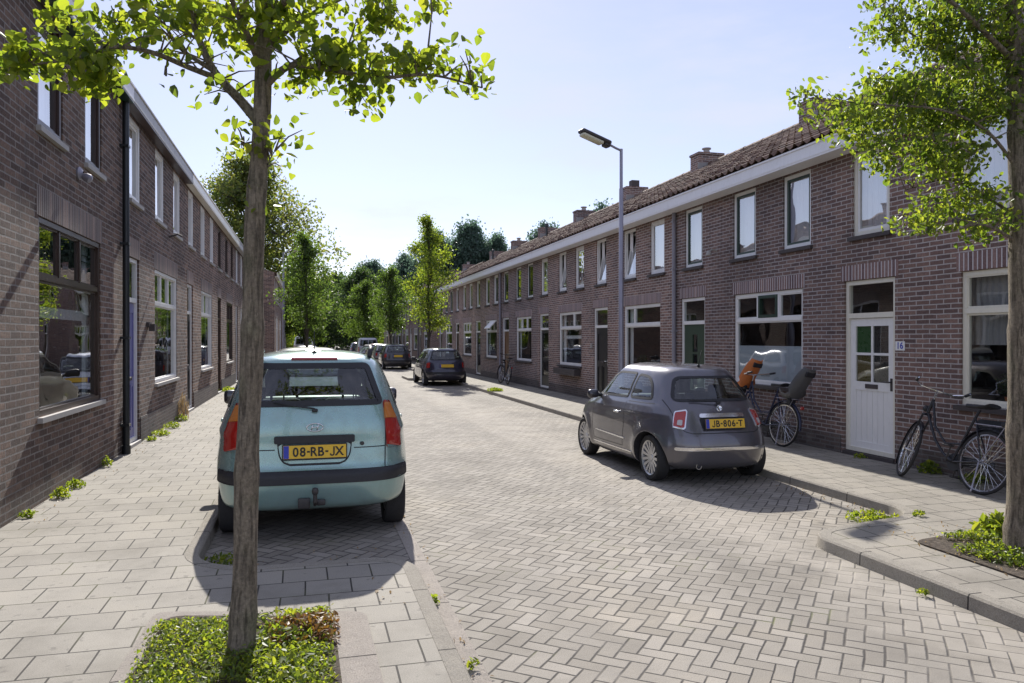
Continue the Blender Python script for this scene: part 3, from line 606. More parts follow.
def right_house(k,label,fm,sash,dm,dstyle,gw,upcur,pipe=False,tilt=(),flue=None,G='brick terraced houses along the right of the street',s0=None,detail=True,curm=None,open_top=False,chim=True,x=RW):
    s0=4.65+5*k if s0 is None else s0; h=House(1,s0,5.0,label,G,x=x); W=5.0
    ups=[(.55,1.27),(2.05,2.78),(3.9,4.62)]; ops=[(a,b,3.2,4.385) for a,b in ups]+[(.75,2.75,.97,2.55),(3.8,4.79,.14,2.58)]
    wall_with_openings(h,0,REZ+.15,ops,BR_R)
    for i,(a,b) in enumerate(ups): window(h,a,b,3.2,4.385,fm,sash,cur=upcur[i],ft=.06,tilt=(i in tilt))
    window(h,.75,2.75,.97,2.55,fm,None,tz=2.08,lights=gw[0],cur=gw[1],opensash=gw[2] if len(gw)>2 else None,curm=curm,sillp=.06,sill=SILL if gw[1]!='sillbox' else SILL)
    if len(gw)>3:  # planter box under the sill
        m=MB(); h.box(m,.8,2.7,.02,.2,.70,.88); h.part('window_box',m,SILL)
    door(h,3.8,4.79,.14,2.58,fm,dm,dstyle)
    lintel(h,.75,2.75,2.55,SOL_R); lintel(h,3.8,4.79,2.58,SOL_R)
    m=MB(); h.box(m,.001,3.72,-.02,.012,0,.36); h.box(m,4.85,4.999,-.02,.012,0,.36); h.part('plinth',m,BR_P)
    rz,rd,ro,c=common(h,REZ,.35,.20,GUT,'R',chim=(4.72 if chim else None),brick=BR_R)
    if c is not None:
        m=MB(); cx=-(rd)*1; u=5.0; 
        m.lathe([(.09,rz+.37),(.10,rz+.45),(.085,rz+.47),(.085,rz+.51),(.13,rz+.52),(.13,rz+.55),(0,rz+.56)],14,Matrix.Translation((cx,4.99,0)));
        if flue=='pot': m.build('chimney_pot',SILLL,c,smooth=40)
        elif flue=='box':
            m2=MB(); m2.box(cx-.14,cx+.14,4.85,5.10,rz+.37,rz+.62); m2.build('chimney_pot',SILL,c)
        m3=MB(); m3.box(cx-.42,cx+.42,4.70,4.718,rz-.12,rz+.06); m3.build('flashing',LEAD,c)
    if flue=='vent':
        m=MB(); m.lathe([(.05,0),(.05,.55),(.08,.56),(.08,.70),(0,.72)],12,Matrix.Translation((2.6,2.2,rz-.55))); m.build('vent_pipe',PIPEB,ro,smooth=40)
    if pipe:
        m=MB(); m.tube([h.P(.0,.05,PZ+.02),h.P(.0,.05,REZ)],.042,12); 
        for z in (.6,1.9,3.2,4.2): h.box(m,-.055,.055,.0,.10,z,z+.03)
        m.build('drainpipe',PIPE,h.root,smooth=50)
    if open_top:
        m=MB(); X=Matrix.Translation(Vector(h.P(0,-.02,2.5)))@Matrix.Rotation(rad(42),4,'Y'); m.X=X; framebars(h,m,.95,1.9,-.42,0,.05,-.02,.02); m.box(-.004,.004,1.0,1.85,-.37,-.05); h.part('open_top_light',m,WHITE)
    return h,rz
R=[]
R.append(right_house(0,'nearest right hand brick house with white four pane front door and cream frames',CREAM,WHITE,WHITE,'four',([],'blind'),('full','full','full'),curm=CURTD))
R.append(right_house(1,'brick house with bottle green front door and dark green sashes, right of the drainpipe',WHITE,GREEN,DOORGREEN,'slit',([.34,.64],'film',2),('full','full','full'),flue='none'))
R.append(right_house(2,'brick house behind the street lamp with black front door and white windows ajar',WHITE,WHITE,BLACKP,'panel',([.72],'sides'),('full','sides','sides'),pipe=True,tilt=(1,2),flue='pot'))
R.append(right_house(3,'brick house with window box and dark glazed front door, left of the street lamp',WHITE,WHITE,BLACKP,'glass',([.36],'rail',None,1),('sides','sides','sides'),flue='box',tilt=(1,)))
R.append(right_house(4,'brick house with varnished wooden front door and dark green unpainted looking upper frames',WHITE,GREEN,WOOD,'panel',([.33,.66],'sides'),('none','none','none'),flue='pot'))
R.append(right_house(5,'brick house whose white top light swings open over the ground floor window',WHITE,WHITE,BLACKP,'glass',([.33,.66],'sides'),('full','none','none'),pipe=True,flue='vent',open_top=True))
R.append(right_house(6,'brick house behind the second parked dark hatchback with brown front door',WHITE,WHITE,BROWN,'panel',([.33,.66],'left'),('full','full','none'),flue='pot'))
R.append(right_house(7,'last brick house of the near right row, largely behind the slim street tree',WHITE,GREEN,BROWN,'panel',([.5],'sides'),('full','none','full'),flue='vent'))
endwall(R[0][0],0,REZ,.23,7,BR_R,R[0][1]); endwall(R[7][0],5.0,REZ,.23,7,BR_R,R[7][1])
FL=['first house of the far right brick row beyond the gap','second house of the far right brick row, pale door','third house of the far right brick row, behind the parked cars','fourth house of the far right brick row under the street tree','fifth house of the far right brick row','furthest visible house of the far right brick row']
for i in range(6):
    q=right_house(0,FL[i],WHITE,WHITE,[BROWN,WHITE,GREEN,BLACKP,WOOD,GREEN][i],'panel',([.33,.66],'sides'),('full','full','full'),s0=48.0+5*i,G='brick terraced houses in the far right row',pipe=(i%3==1),flue=['pot','none','box'][i%3])
    if i==0: endwall(q[0],0,REZ,.23,7,BR_R,q[1])
    if i==5: endwall(q[0],5,REZ,.23,7,BR_R,q[1])
# house number plate on the nearest right house
h0=R[0][0]
m=MB(); h0.box(m,3.62,3.78,.004,.012,1.60,1.72); np_=h0.part('number_plate',m,WHITE)
text_part('number','16',.12,BLU,np_,Matrix.Translation((-.0135,3.70,1.66))@Matrix.Rotation(rad(-90),4,'Z')@Matrix.Rotation(rad(90),4,'X'),.001,.002)
# outside lights / alarm bells on the right facade
def wall_light(h,u,z,name='wall_lamp'):
    m=MB(); m.tube([h.P(u,.0,z),h.P(u,.10,z+.02),h.P(u,.16,z-.02)],.018,8); m.lathe([(.02,0),(.05,-.04),(.055,-.09),(0,-.10)],12,Matrix.Translation(Vector(h.P(u,.17,z)))); m.build(name,SILLL,h.root,smooth=40)
wall_light(R[1][0],3.35,3.42)
m=MB(); R[2][0].box(m,4.88,4.97,.003,.03,1.5,1.62); R[2][0].part('number_plate',m,SILLL)
LEZ=5.15
def left_house(s0,W,label,fm,dm,fmat,gwin,dr,ups,style='glass',gm=None,pipe=False,cur='sides',key='L',upc='full',plinth=.5,x=LW,G='brick terraced houses along the left of the street',soff=None,sill=SILLL):
    h=House(-1,s0,W,label,G,x=x)
    ops=[(a,b,3.87,5.135) for a,b in ups]+[(gwin[0],gwin[1],.97,2.98)]+([(dr[0],dr[1],.14,3.0)] if dr else [])
    wall_with_openings(h,0,LEZ+.15,ops,BR_L)
    for a,b in ups: window(h,a,b,3.87,5.135,fm,None,cur=upc,ft=.07,sill=sill)
    window(h,gwin[0],gwin[1],.97,2.98,gm or fm,None,tz=2.38,lights=[.33,.66],cur=cur,sill=sill,curm=(CURTG if cur=='rail' and False else None),opensash=None)
    if dr: door(h,dr[0],dr[1],.14,3.0,fm,dm,style,tz=2.35); lintel(h,dr[0],dr[1],3.0,SOL_L,.3)
    lintel(h,gwin[0],gwin[1],2.98,SOL_L,.3)
    if plinth:
        m=MB(); e=[0.001]+([dr[0]-.05,dr[1]+.05] if dr else [])+[W-.001]
        for a,b in zip(e[::2],e[1::2]): h.box(m,a,b,-.02,.014,0,plinth)
        h.part('plinth',m,BR_P)
    rz,rd,ro,c=common(h,LEZ,.17,.22,fmat,key+str(round(W,2)),chim=(W-.6),brick=BR_L,soffit=soff,eo=-.09,pitch=.27)
    if pipe:
        m=MB(); m.tube([h.P(W-.05,.07,PZ+.01),h.P(W-.05,.07,LEZ)],.047,12); m.tube([h.P(W-.05,.07,PZ),h.P(W-.05,.07,PZ+.12)],.06,12)
        for z in (.5,1.75,3.1,4.5): h.box(m,W-.11,W+.01,.0,.12,z,z+.035)
        m.build('drainpipe',PIPEB,h.root,smooth=50)
    return h,rz
UPN=[(.48,1.3),(2.55,3.4),(4.45,5.28)]
L=[]
L.append(left_house(6.15,5.95,'nearest left brick house with brown framed front window and black drainpipe',BROWN,BROWN,GUT,(2.43,4.80),(.4,1.25),[(2.40,3.22),(4.08,4.85)],pipe=True,cur='rail',plinth=0,soff=GREEN))
L.append(left_house(12.1,5.95,'left brick house with violet blue front door just beyond the black drainpipe',WHITE,VIOLET,GREYW,(2.5,4.85),(.4,1.2),UPN,style='panel',soff=BROWN))
L.append(left_house(18.05,5.95,'third left brick house with dark door in a white frame',WHITE,BLACKP,CREAM,(2.65,4.9),(.3,1.2),UPN,style='panel'))
L.append(left_house(24.0,5.95,'fourth left brick house with all brown window and door frames',BROWN,BROWN,CREAM,(3.0,5.1),(.4,1.3),UPN,style='panel',upc='none'))
L.append(left_house(29.95,5.95,'last brick house of the near left row with pale window frames',WHITE,BROWN,GREYW,(2.6,4.9),(.4,1.3),UPN,style='panel',upc='none'))
endwall(L[0][0],0,LEZ,.25,7,BR_L,L[0][1]); endwall(L[4][0],5.95,LEZ,.25,7,BR_L,L[4][1])
FLL=['first house of the far left brick row, its end wall facing the street','second house of the far left brick row beside the far lamp post','third house of the far left brick row','furthest house of the far left brick row']
for i in range(4):
    q=left_house(43.7+5.95*i,5.95,FLL[i],WHITE,BROWN,CREAM,(2.5,4.9),(.4,1.3),UPN,style='panel',x=-1.72,G='brick terraced houses in the far left row')
    if i==0: endwall(q[0],0,LEZ,.25,7,BR_L,q[1])
    if i==3: endwall(q[0],5.95,LEZ,.25,7,BR_L,q[1])
# alarm lamp on the nearest left house, small lantern by the blue door
h=L[0][0]; m=MB(); m.X=None
c=Vector(h.P(3.78,.0,3.68)); m.lathe([(.075,0),(.078,.02),(.05,.05),(.03,.06)],16,Matrix.Translation(c)@Matrix.Rotation(rad(90),4,'Y')); m.lathe([(.028,.05),(.05,.09),(.052,.14),(.03,.16),(0,.165)],16,Matrix.Translation(c)@Matrix.Rotation(rad(115),4,'Y')); m.build('wall_spotlight',STEEL,h.root,smooth=45)
h=L[1][0]; m=MB(); h.box(m,1.75,1.95,.0,.05,1.95,2.03); h.box(m,1.8,1.92,.03,.12,1.88,2.0); h.part('wall_lantern',m,SILL)
m=MB(); h=L[1][0]; m.tube([h.P(3.9,.0,3.72),h.P(3.9,.16,3.78),h.P(3.9,.24,3.74)],.02,8); m.build('flag_holder',SILL,h.root,smooth=45)
# ------------------------------------------------------------------ cars
def pchip(xs,ys,x):
    xs=np.array(xs,float); ys=np.array(ys,float); h=np.diff(xs); d=np.diff(ys)/h; m=np.zeros(len(xs))
    for i in range(1,len(xs)-1):
        if d[i-1]*d[i]>0: w1=2*h[i]+h[i-1]; w2=h[i]+2*h[i-1]; m[i]=(w1+w2)/(w1/d[i-1]+w2/d[i])
    m[0]=d[0]; m[-1]=d[-1]; x=np.clip(x,xs[0],xs[-1]); i=np.clip(np.searchsorted(xs,x)-1,0,len(xs)-2); t=(x-xs[i])/h[i]
    return ys[i]*(2*t**3-3*t**2+1)+m[i]*h[i]*(t**3-2*t*t+t)+ys[i+1]*(-2*t**3+3*t*t)+m[i+1]*h[i]*(t**3-t*t)
class Shape:
    def __init__(s,sp): s.sp=sp; s.yc=sp['yc']; s.pr=sp['pr']; s.pf=sp['pf']
    def abc(s,z):
        if not hasattr(s,'cache'): s.cache={}
        kz=round(z,5)
        if kz in s.cache: return s.cache[kz]
        sp=s.sp; zs=[k[0] for k in sp['tab']]
        a=float(pchip(zs,[k[1] for k in sp['tab']],z)); yr=float(pchip(zs,[k[2] for k in sp['tab']],z)); yf=float(pchip(zs,[k[3] for k in sp['tab']],z))
        s.cache[kz]=(a,s.yc-yr,yf-s.yc); return s.cache[kz]
    def raw(s,t,z):
        a,br,bf=s.abc(z); c,sn=math.cos(t),math.sin(t)
        p=s.pr if sn<0 else s.pf; b=br if sn<0 else bf
        x=a*math.copysign(abs(c)**(2/p),c); y=s.yc+b*math.copysign(abs(sn)**(2/p),sn)
        for (wy,wz) in ((0,s.sp['wr']),(s.sp['wb'],s.sp['wr'])):
            d=math.hypot(y-wy,z-wz); fl=s.sp['flare']*math.exp(-((d-s.sp['wr']-.06)/.09)**2) if d>s.sp['wr']-.06 else s.sp['flare']
            if z>s.sp['wr']*2.6: fl*=max(0,1-(z-s.sp['wr']*2.6)/.1)
            if abs(x)>a*.8: x+=math.copysign(fl,x)
        # shoulder crease
        zc=s.sp.get('crease',None)
        if zc and abs(x)>a*.75: x+=math.copysign(.012*math.exp(-((z-zc)/.03)**2),x)
        return Vector((x,y,z))
    def S(s,t,z,off=0.0):
        p=s.raw(t,z)
        if off:
            e=.004; du=s.raw(t+e,z)-s.raw(t-e,z); dv=s.raw(t,z+.006)-s.raw(t,z-.006); n=du.cross(dv)
            if n.length<1e-9: n=Vector((0,0,1))
            n.normalize(); c=Vector((p.x,p.y-s.yc,0.3*(p.z-.8)))
            if n.dot(c)<0: n=-n
            p=p+n*off
        return p
    def t_of(s,kind,q,z):
        a,br,bf=s.abc(z)
        if kind=='t': return q
        if kind=='rear': 
            r=min(.999,abs(q)/a)**(s.pr/2); t=-math.acos(r); return t if q>=0 else -math.pi-t
        if kind=='front':
            r=min(.999,abs(q)/a)**(s.pf/2); t=math.acos(r); return t if q>=0 else math.pi-t
        if kind in('right','left'):
            dy=q-s.yc; p=s.pr if dy<0 else s.pf; b=br if dy<0 else bf; t=math.asin(min(.999,abs(dy)/b)**(p/2)); t=-t if dy<0 else t
            return t if kind=='right' else math.pi-t
def rounded(poly,r,n=4):
    out=[]; k=len(poly)
    for i in range(k):
        p=Vector(poly[i]); a=Vector(poly[i-1])-p; b=Vector(poly[(i+1)%k])-p; q=min(r,a.length*.45,b.length*.45); A=p+a.normalized()*q; B=p+b.normalized()*q
        for j in range(n+1):
            t=j/n; out.append(tuple(A*(1-t)**2+p*2*t*(1-t)+B*t*t))
    return out
def resample(poly,step):
    out=[]; k=len(poly)
    for i in range(k):
        a=Vector(poly[i]); b=Vector(poly[(i+1)%k]); n=max(1,int((b-a).length/step)); out+=[tuple(a+(b-a)*j/n) for j in range(n)]
    return out
def inset(poly,d):
    k=len(poly); area=sum(poly[i][0]*poly[(i+1)%k][1]-poly[(i+1)%k][0]*poly[i][1] for i in range(k)); sg=1 if area>0 else -1; out=[]
    for i in range(k):
        a=Vector(poly[i-1]); b=Vector(poly[(i+1)%k]); t=(b-a); t.normalize(); out.append((poly[i][0]-t.y*d*sg,poly[i][1]+t.x*d*sg))
    return out
def pinside(poly,x,y):
    c=False; k=len(poly)
    for i in range(k):
        (x1,y1),(x2,y2)=poly[i-1],poly[i]
        if (y1>y)!=(y2>y) and x<(x2-x1)*(y-y1)/(y2-y1)+x1: c=not c
    return c
def patch(sh,kind,poly,off,rows=14,cols=14):
    zs=[p[1] for p in poly]; z0,z1=min(zs),max(zs); vs=[]; k=len(poly)
    for i in range(rows+1):
        z=z0+(z1-z0)*(.002+.996*i/rows); xs=[]
        for j in range(k):
            (x1,a),(x2,b)=poly[j-1],poly[j]
            if (a>z)!=(b>z): xs.append(x1+(x2-x1)*(z-a)/(b-a))
        if not xs: xs=[poly[0][0]]*2
        lo,hi=min(xs),max(xs)
        for c in range(cols+1): q=lo+(hi-lo)*c/cols; vs.append(sh.S(sh.t_of(kind,q,z),z,off))
    fs=[(i*(cols+1)+c,i*(cols+1)+c+1,(i+1)*(cols+1)+c+1,(i+1)*(cols+1)+c) for i in range(rows) for c in range(cols)]
    return vs,fs
def ribbon(sh,kind,poly,w,off,closed=True,step=.03):
    P=resample(poly,step) if closed else [tuple(Vector(a)+(Vector(b)-Vector(a))*j/max(1,int((Vector(b)-Vector(a)).length/step))) for a,b in zip(poly,poly[1:]) for j in range(max(1,int((Vector(b)-Vector(a)).length/step)))]+[poly[-1]]
    if closed: Q=inset(P,w)
    else:
        Q=[]
        for i in range(len(P)):
            a=Vector(P[max(i-1,0)]); b=Vector(P[min(i+1,len(P)-1)]); t=(b-a); t.normalize(); Q.append((P[i][0]-t.y*w,P[i][1]+t.x*w))
    k=len(P); vs=[sh.S(sh.t_of(kind,x,z),z,off) for x,z in P]+[sh.S(sh.t_of(kind,x,z),z,off) for x,z in Q]
    n=k if closed else k-1
    return vs,[(i,(i+1)%k,k+(i+1)%k,k+i) for i in range(n)]
def mirror(poly): return [(-x,z) for x,z in poly]
def wheel(parent,x,y,r,wd,rimr,spokes,side,covers=False,steer=0):
    M=Matrix.Translation((x,y,r))@Matrix.Rotation(rad(90)*side,4,'Y')@Matrix.Rotation(random.random()*6,4,'Z'); hw=wd/2
    m=MB(); m.lathe([(rimr,-hw*.9),(r*.93,-hw),(r*.985,-hw*.85),(r,-hw*.5),(r,hw*.5),(r*.985,hw*.85),(r*.93,hw),(rimr,hw*.9),(rimr-.01,hw*.6),(rimr-.01,-hw*.6)],40,M,True)
    w=m.build('wheel',RUB,parent,smooth=35)
    m=MB(); m.lathe([(rimr,hw*.92),(rimr*.93,hw*.80),(rimr*.90,hw*.4),(rimr*.9,-hw*.8)],40,M)
    m.lathe([(0,hw*.60),(rimr*.16,hw*.60),(rimr*.2,hw*.45),(rimr*.2,hw*.2)],20,M)
    for k in range(spokes):
        a=2*math.pi*k/spokes; X=M@Matrix.Rotation(a,4,'Z'); m.X=X; ww=rimr*(.085 if spokes>8 else .16)
        m.add([(rimr*.15,-ww*.8,hw*.52),(rimr*.92,-ww,hw*.80),(rimr*.92,ww,hw*.80),(rimr*.15,ww*.8,hw*.52),(rimr*.15,-ww*.8,hw*.2),(rimr*.92,-ww,hw*.4),(rimr*.92,ww,hw*.4),(rimr*.15,ww*.8,hw*.2)],[(0,1,2,3),(0,4,5,1),(3,2,6,7),(1,5,6,2)]); m.X=None
    m.build('rim',ALU,w,smooth=35)
    m=MB(); m.lathe([(rimr*.9,-hw*.1),(0,-hw*.1)],24,M); m.build('brake_disc',DSTEEL,w)
    return w
def build_car(name,label,cat,loc,sp,paintm,glass=CGLASS,rz=0,group=None,N=300,dz=.03,seats=True):
    root=empty(name,loc,label,cat,group,rz); sh=Shape(sp)
    # arc length spaced t samples at mid height
    T=[-math.pi+2*math.pi*i/6000 for i in range(6001)]; zr=.7; acc=[0]; pp=None; a,br,bf=sh.abc(zr)
    def q(t):
        c,sn=math.cos(t),math.sin(t); p=sh.pr if sn<0 else sh.pf; b=br if sn<0 else bf; return (a*math.copysign(abs(c)**(2/p),c),b*math.copysign(abs(sn)**(2/p),sn))
    pr=q(T[0])
    for t in T[1:]: c=q(t); acc.append(acc[-1]+math.hypot(c[0]-pr[0],c[1]-pr[1])); pr=c
    ts=np.interp(np.arange(N)/N*acc[-1],acc,T)
    z0,z1=sp['tab'][0][0],sp['tab'][-1][0]; zs=list(np.arange(z0,z1-.09,dz))+list(np.linspace(z1-.09,z1,10))
    vs=[sh.S(t,z) for z in zs for t in ts]; n=N
    fs=[(i*n+k,i*n+(k+1)%n,(i+1)*n+(k+1)%n,(i+1)*n+k) for i in range(len(zs)-1) for k in range(n)]
    fs+=[tuple(reversed(range(n))),tuple((len(zs)-1)*n+k for k in range(n))]
    m=MB(); m.add(vs,fs); bo=m.build('body',[paintm,BPL],root); 
    # wheel arches cut out of the closed body
    cm=MB(); wr=sp['wr']
    for y in (0,sp['wb']):
        for sx in (1,-1):
            X=Matrix.Translation((sx*(sp['track']/2+.03),y,wr))@Matrix.Rotation(rad(90),4,'Y'); k=36; R_=wr+.042
            vv=[X@Vector((R_*math.cos(2*math.pi*i/k),R_*math.sin(2*math.pi*i/k),zz)) for zz in (-.16,.3) for i in range(k)]
            cm.add(vv,[(i,(i+1)%k,k+(i+1)%k,k+i) for i in range(k)]+[tuple(reversed(range(k))),tuple(k+i for i in range(k))])
    co_=cm.build('cut',[BPL],None,recalc=True); 
    for v in co_.data.polygons: v.material_index=0
    bo.data.materials.clear(); bo.data.materials.append(paintm)
    md=bo.modifiers.new('b','BOOLEAN'); md.operation='DIFFERENCE'; md.object=co_; md.solver='EXACT'; md.material_mode='TRANSFER'
    co_.location=Vector(loc); co_.rotation_euler=(0,0,rz)
    bpy.context.view_layer.update(); dg=bpy.context.evaluated_depsgraph_get(); me=bpy.data.meshes.new_from_object(bo.evaluated_get(dg)); bo.modifiers.clear(); bo.data=me; bpy.data.objects.remove(co_)
    # openings for the glass
    b=bmesh.new(); b.from_mesh(me); kill=[]
    wins=[]
    for (kind,poly,rr) in sp['win']:
        P=rounded(poly,rr); wins.append((kind,P))
        if kind=='right': wins.append(('left',P))
    ins=[(k,inset(resample(P,.03),.018)) for k,P in wins]
    for f in b.faces:
        c=f.calc_center_median()
        if c.z<sp['belt']-.25: continue
        for k,P in ins:
            if k=='rear' and c.y<sh.yc and f.normal.y<-.35 and abs(f.normal.x)<.75: hit=pinside(P,c.x,c.z)
            elif k=='front' and c.y>sh.yc and f.normal.y>.2 and abs(f.normal.x)<.8: hit=pinside(P,c.x,c.z)
            elif k=='right' and c.x>0 and f.normal.x>.5: hit=pinside(P,c.y,c.z)
            elif k=='left' and c.x<0 and f.normal.x<-.5: hit=pinside(P,c.y,c.z)
            else: hit=False
            if hit: kill.append(f); break
    bmesh.ops.delete(b,geom=kill,context='FACES'); b.to_mesh(me); b.free()
    me.polygons.foreach_set('use_smooth',[True]*len(me.polygons)); me.set_sharp_from_angle(angle=rad(50))
    for k,P in wins:
        vs,fs=patch(sh,k,P,.003); g=MB(); g.add(vs,fs); nm={'rear':'rear_window','front':'windscreen'}.get(k,'side_window'); go=g.build(nm,glass,root,smooth=True)
        vs,fs=ribbon(sh,k,P,sp.get('frit',.045),.006); g=MB(); g.add(vs,fs); g.build('window_seal',BPL,go,smooth=True)
    # seams
    g=MB()
    for (k,poly,closed) in sp['seams']:
        for kk in ((k,'left') if k=='right' else (k,)):
            vs,fs=ribbon(sh,kk,poly if not closed else rounded(poly,.05),.009,.0015,closed,.03); g.add(vs,fs)
    if g.v: g.build('panel_gap',BPL,root,smooth=True)
    for (nm,k,poly,mt,off,rr) in sp['patches']:
        for flip in ((0,1) if k!='once' and nm.startswith('*') else (0,)):
            P=rounded(poly,rr); kind=k
            if flip:
                if k in('rear','front'): P=mirror(P)
                elif k=='right': kind='left'
                elif k=='t': P=[(-math.pi-x,z) for x,z in P]
            vs,fs=patch(sh,kind,P,off,12,14); n0=len(vs)
            # give the patch an edge so it is a solid piece
            g=MB(); g.add(vs,fs); rv,rf=ribbon(sh,kind,P,.0005,off); 
            k2=len(resample(P,.03)); lo=[sh.S(sh.t_of(kind,x,z),z,-.004) for x,z in resample(P,.03)]; hi=[sh.S(sh.t_of(kind,x,z),z,off) for x,z in resample(P,.03)]
            g.add(lo+hi,[(i,(i+1)%k2,k2+(i+1)%k2,k2+i) for i in range(k2)])
            g.build(nm.strip('*'),mt,root,smooth=40)
    for y in (0,sp['wb']):
        for sx in (1,-1): wheel(root,sx*(sp['track']/2),y,wr,sp.get('tw',.18),wr*sp.get('rim',.68),sp['spokes'],sx)
    # underbody and floor
    a_=sp['tab'][1][1]; m=MB(); m.box(-a_*.8,a_*.8,-.30,sp['wb']+.35,z0+.0,z0+.06); m.build('underbody',BPL,root)
    if seats:
        m=MB(); bz=sp['belt']; 
        for (yy,xs) in ((.35,(-.34,.34)),(1.30,(-.37,.37))):
            for x in xs:
                m.rbox((x,yy,bz-.28),(.50,.16,.60),.06,Matrix.Rotation(rad(-12),4,'X')); m.rbox((x,yy-.09,bz+sp.get('hr',.17)),(.225,.09,.17),.045); m.tube([(x-.06,yy-.06,bz-.02),(x-.06,yy-.08,bz+.12)],.008,6); m.tube([(x+.06,yy-.06,bz-.02),(x+.06,yy-.08,bz+.12)],.008,6)
                m.rbox((x,yy+.28,.48),(.5,.5,.16),.06)
        m.build('seats',SEAT,root,smooth=40)
        m=MB(); m.rbox((0,sp['wb']-.45,bz-.12),(1.25,.35,.22),.08); m.tube([(-.36+.19*math.cos(t),sp['wb']-.68-.05*math.sin(t),bz-.05+.18*math.sin(t)) for t in [i*math.pi/12 for i in range(25)]],.016,8); m.build('dashboard',BPL,root,smooth=40)
    return root,sh
def glyphs(body,size,M,mat,parent,pitch=.058,dash=.036):
    W=sum(dash if c=='-' else pitch for c in body); x=-W/2; mb=MB(); dg=None
    for c in body:
        w_=dash if c=='-' else pitch; cx=x+w_/2; x+=w_
        if c=='J':
            h_=size*.36; pts=[(cx+.013,h_),(cx+.013,-h_+.016),(cx+.008,-h_+.006),(cx-.002,-h_+.002),(cx-.012,-h_+.006),(cx-.017,-h_+.018)]
            L_=[];R_=[]
            for i,p in enumerate(pts):
                a=Vector(pts[max(i-1,0)]); b_=Vector(pts[min(i+1,len(pts)-1)]); t=(b_-a).normalized()*.0058; L_.append((p[0]-t.y,p[1]+t.x)); R_.append((p[0]+t.y,p[1]-t.x))
            k=len(pts); vs=[M@Vector((q[0],q[1],zz)) for zz in (0,.001) for q in L_+R_]
            mb.add(vs,[(2*k*e+i,2*k*e+i+1,2*k*e+k+i+1,2*k*e+k+i) for e in (0,1) for i in range(k-1)]); continue
        cu=bpy.data.curves.new('glyph','FONT'); cu.body=c; cu.size=size; cu.align_x='CENTER'; cu.align_y='CENTER'; cu.extrude=.0008; cu.offset=.0022
        o=bpy.data.objects.new('glyph',cu); COL.objects.link(o); dg=bpy.context.evaluated_depsgraph_get(); me=bpy.data.meshes.new_from_object(o.evaluated_get(dg)); bpy.data.objects.remove(o)
        ys=[v.co.y for v in me.vertices]; xs=[v.co.x for v in me.vertices]; oy=-(min(ys)+max(ys))/2; ox=-(min(xs)+max(xs))/2
        mb.add([M@Vector(((v.co.x+ox)*(.9 if c!='-' else .8)+cx,v.co.y+oy,v.co.z)) for v in me.vertices],[tuple(p.vertices) for p in me.polygons]); bpy.data.meshes.remove(me)
    return mb.build('plate_number',mat,parent)
def plate(root,y,z,text,tilt=0,big=True,x=0,empty_=False):
    M=Matrix.Translation((x,y,z))@Matrix.Rotation(rad(tilt),4,'X'); m=MB(); m.X=M; m.rbox((0,-.0,0),(.54,.012,.135),.005); h=m.build('plate_holder',BPL,root)
    m=MB(); m.X=M; m.box(-.26,.26,-.0095,-.007,-.052,.058); p=m.build('number_plate',YEL,root)
    m=MB(); m.X=M; m.box(-.258,-.215,-.0115,-.0096,-.050,.056); m.build('plate_band',BLU,p)
    if text: glyphs(text,.108,M@Matrix.Translation((.022,-.0115,.003))@Matrix.Rotation(rad(90),4,'X'),INK,p)
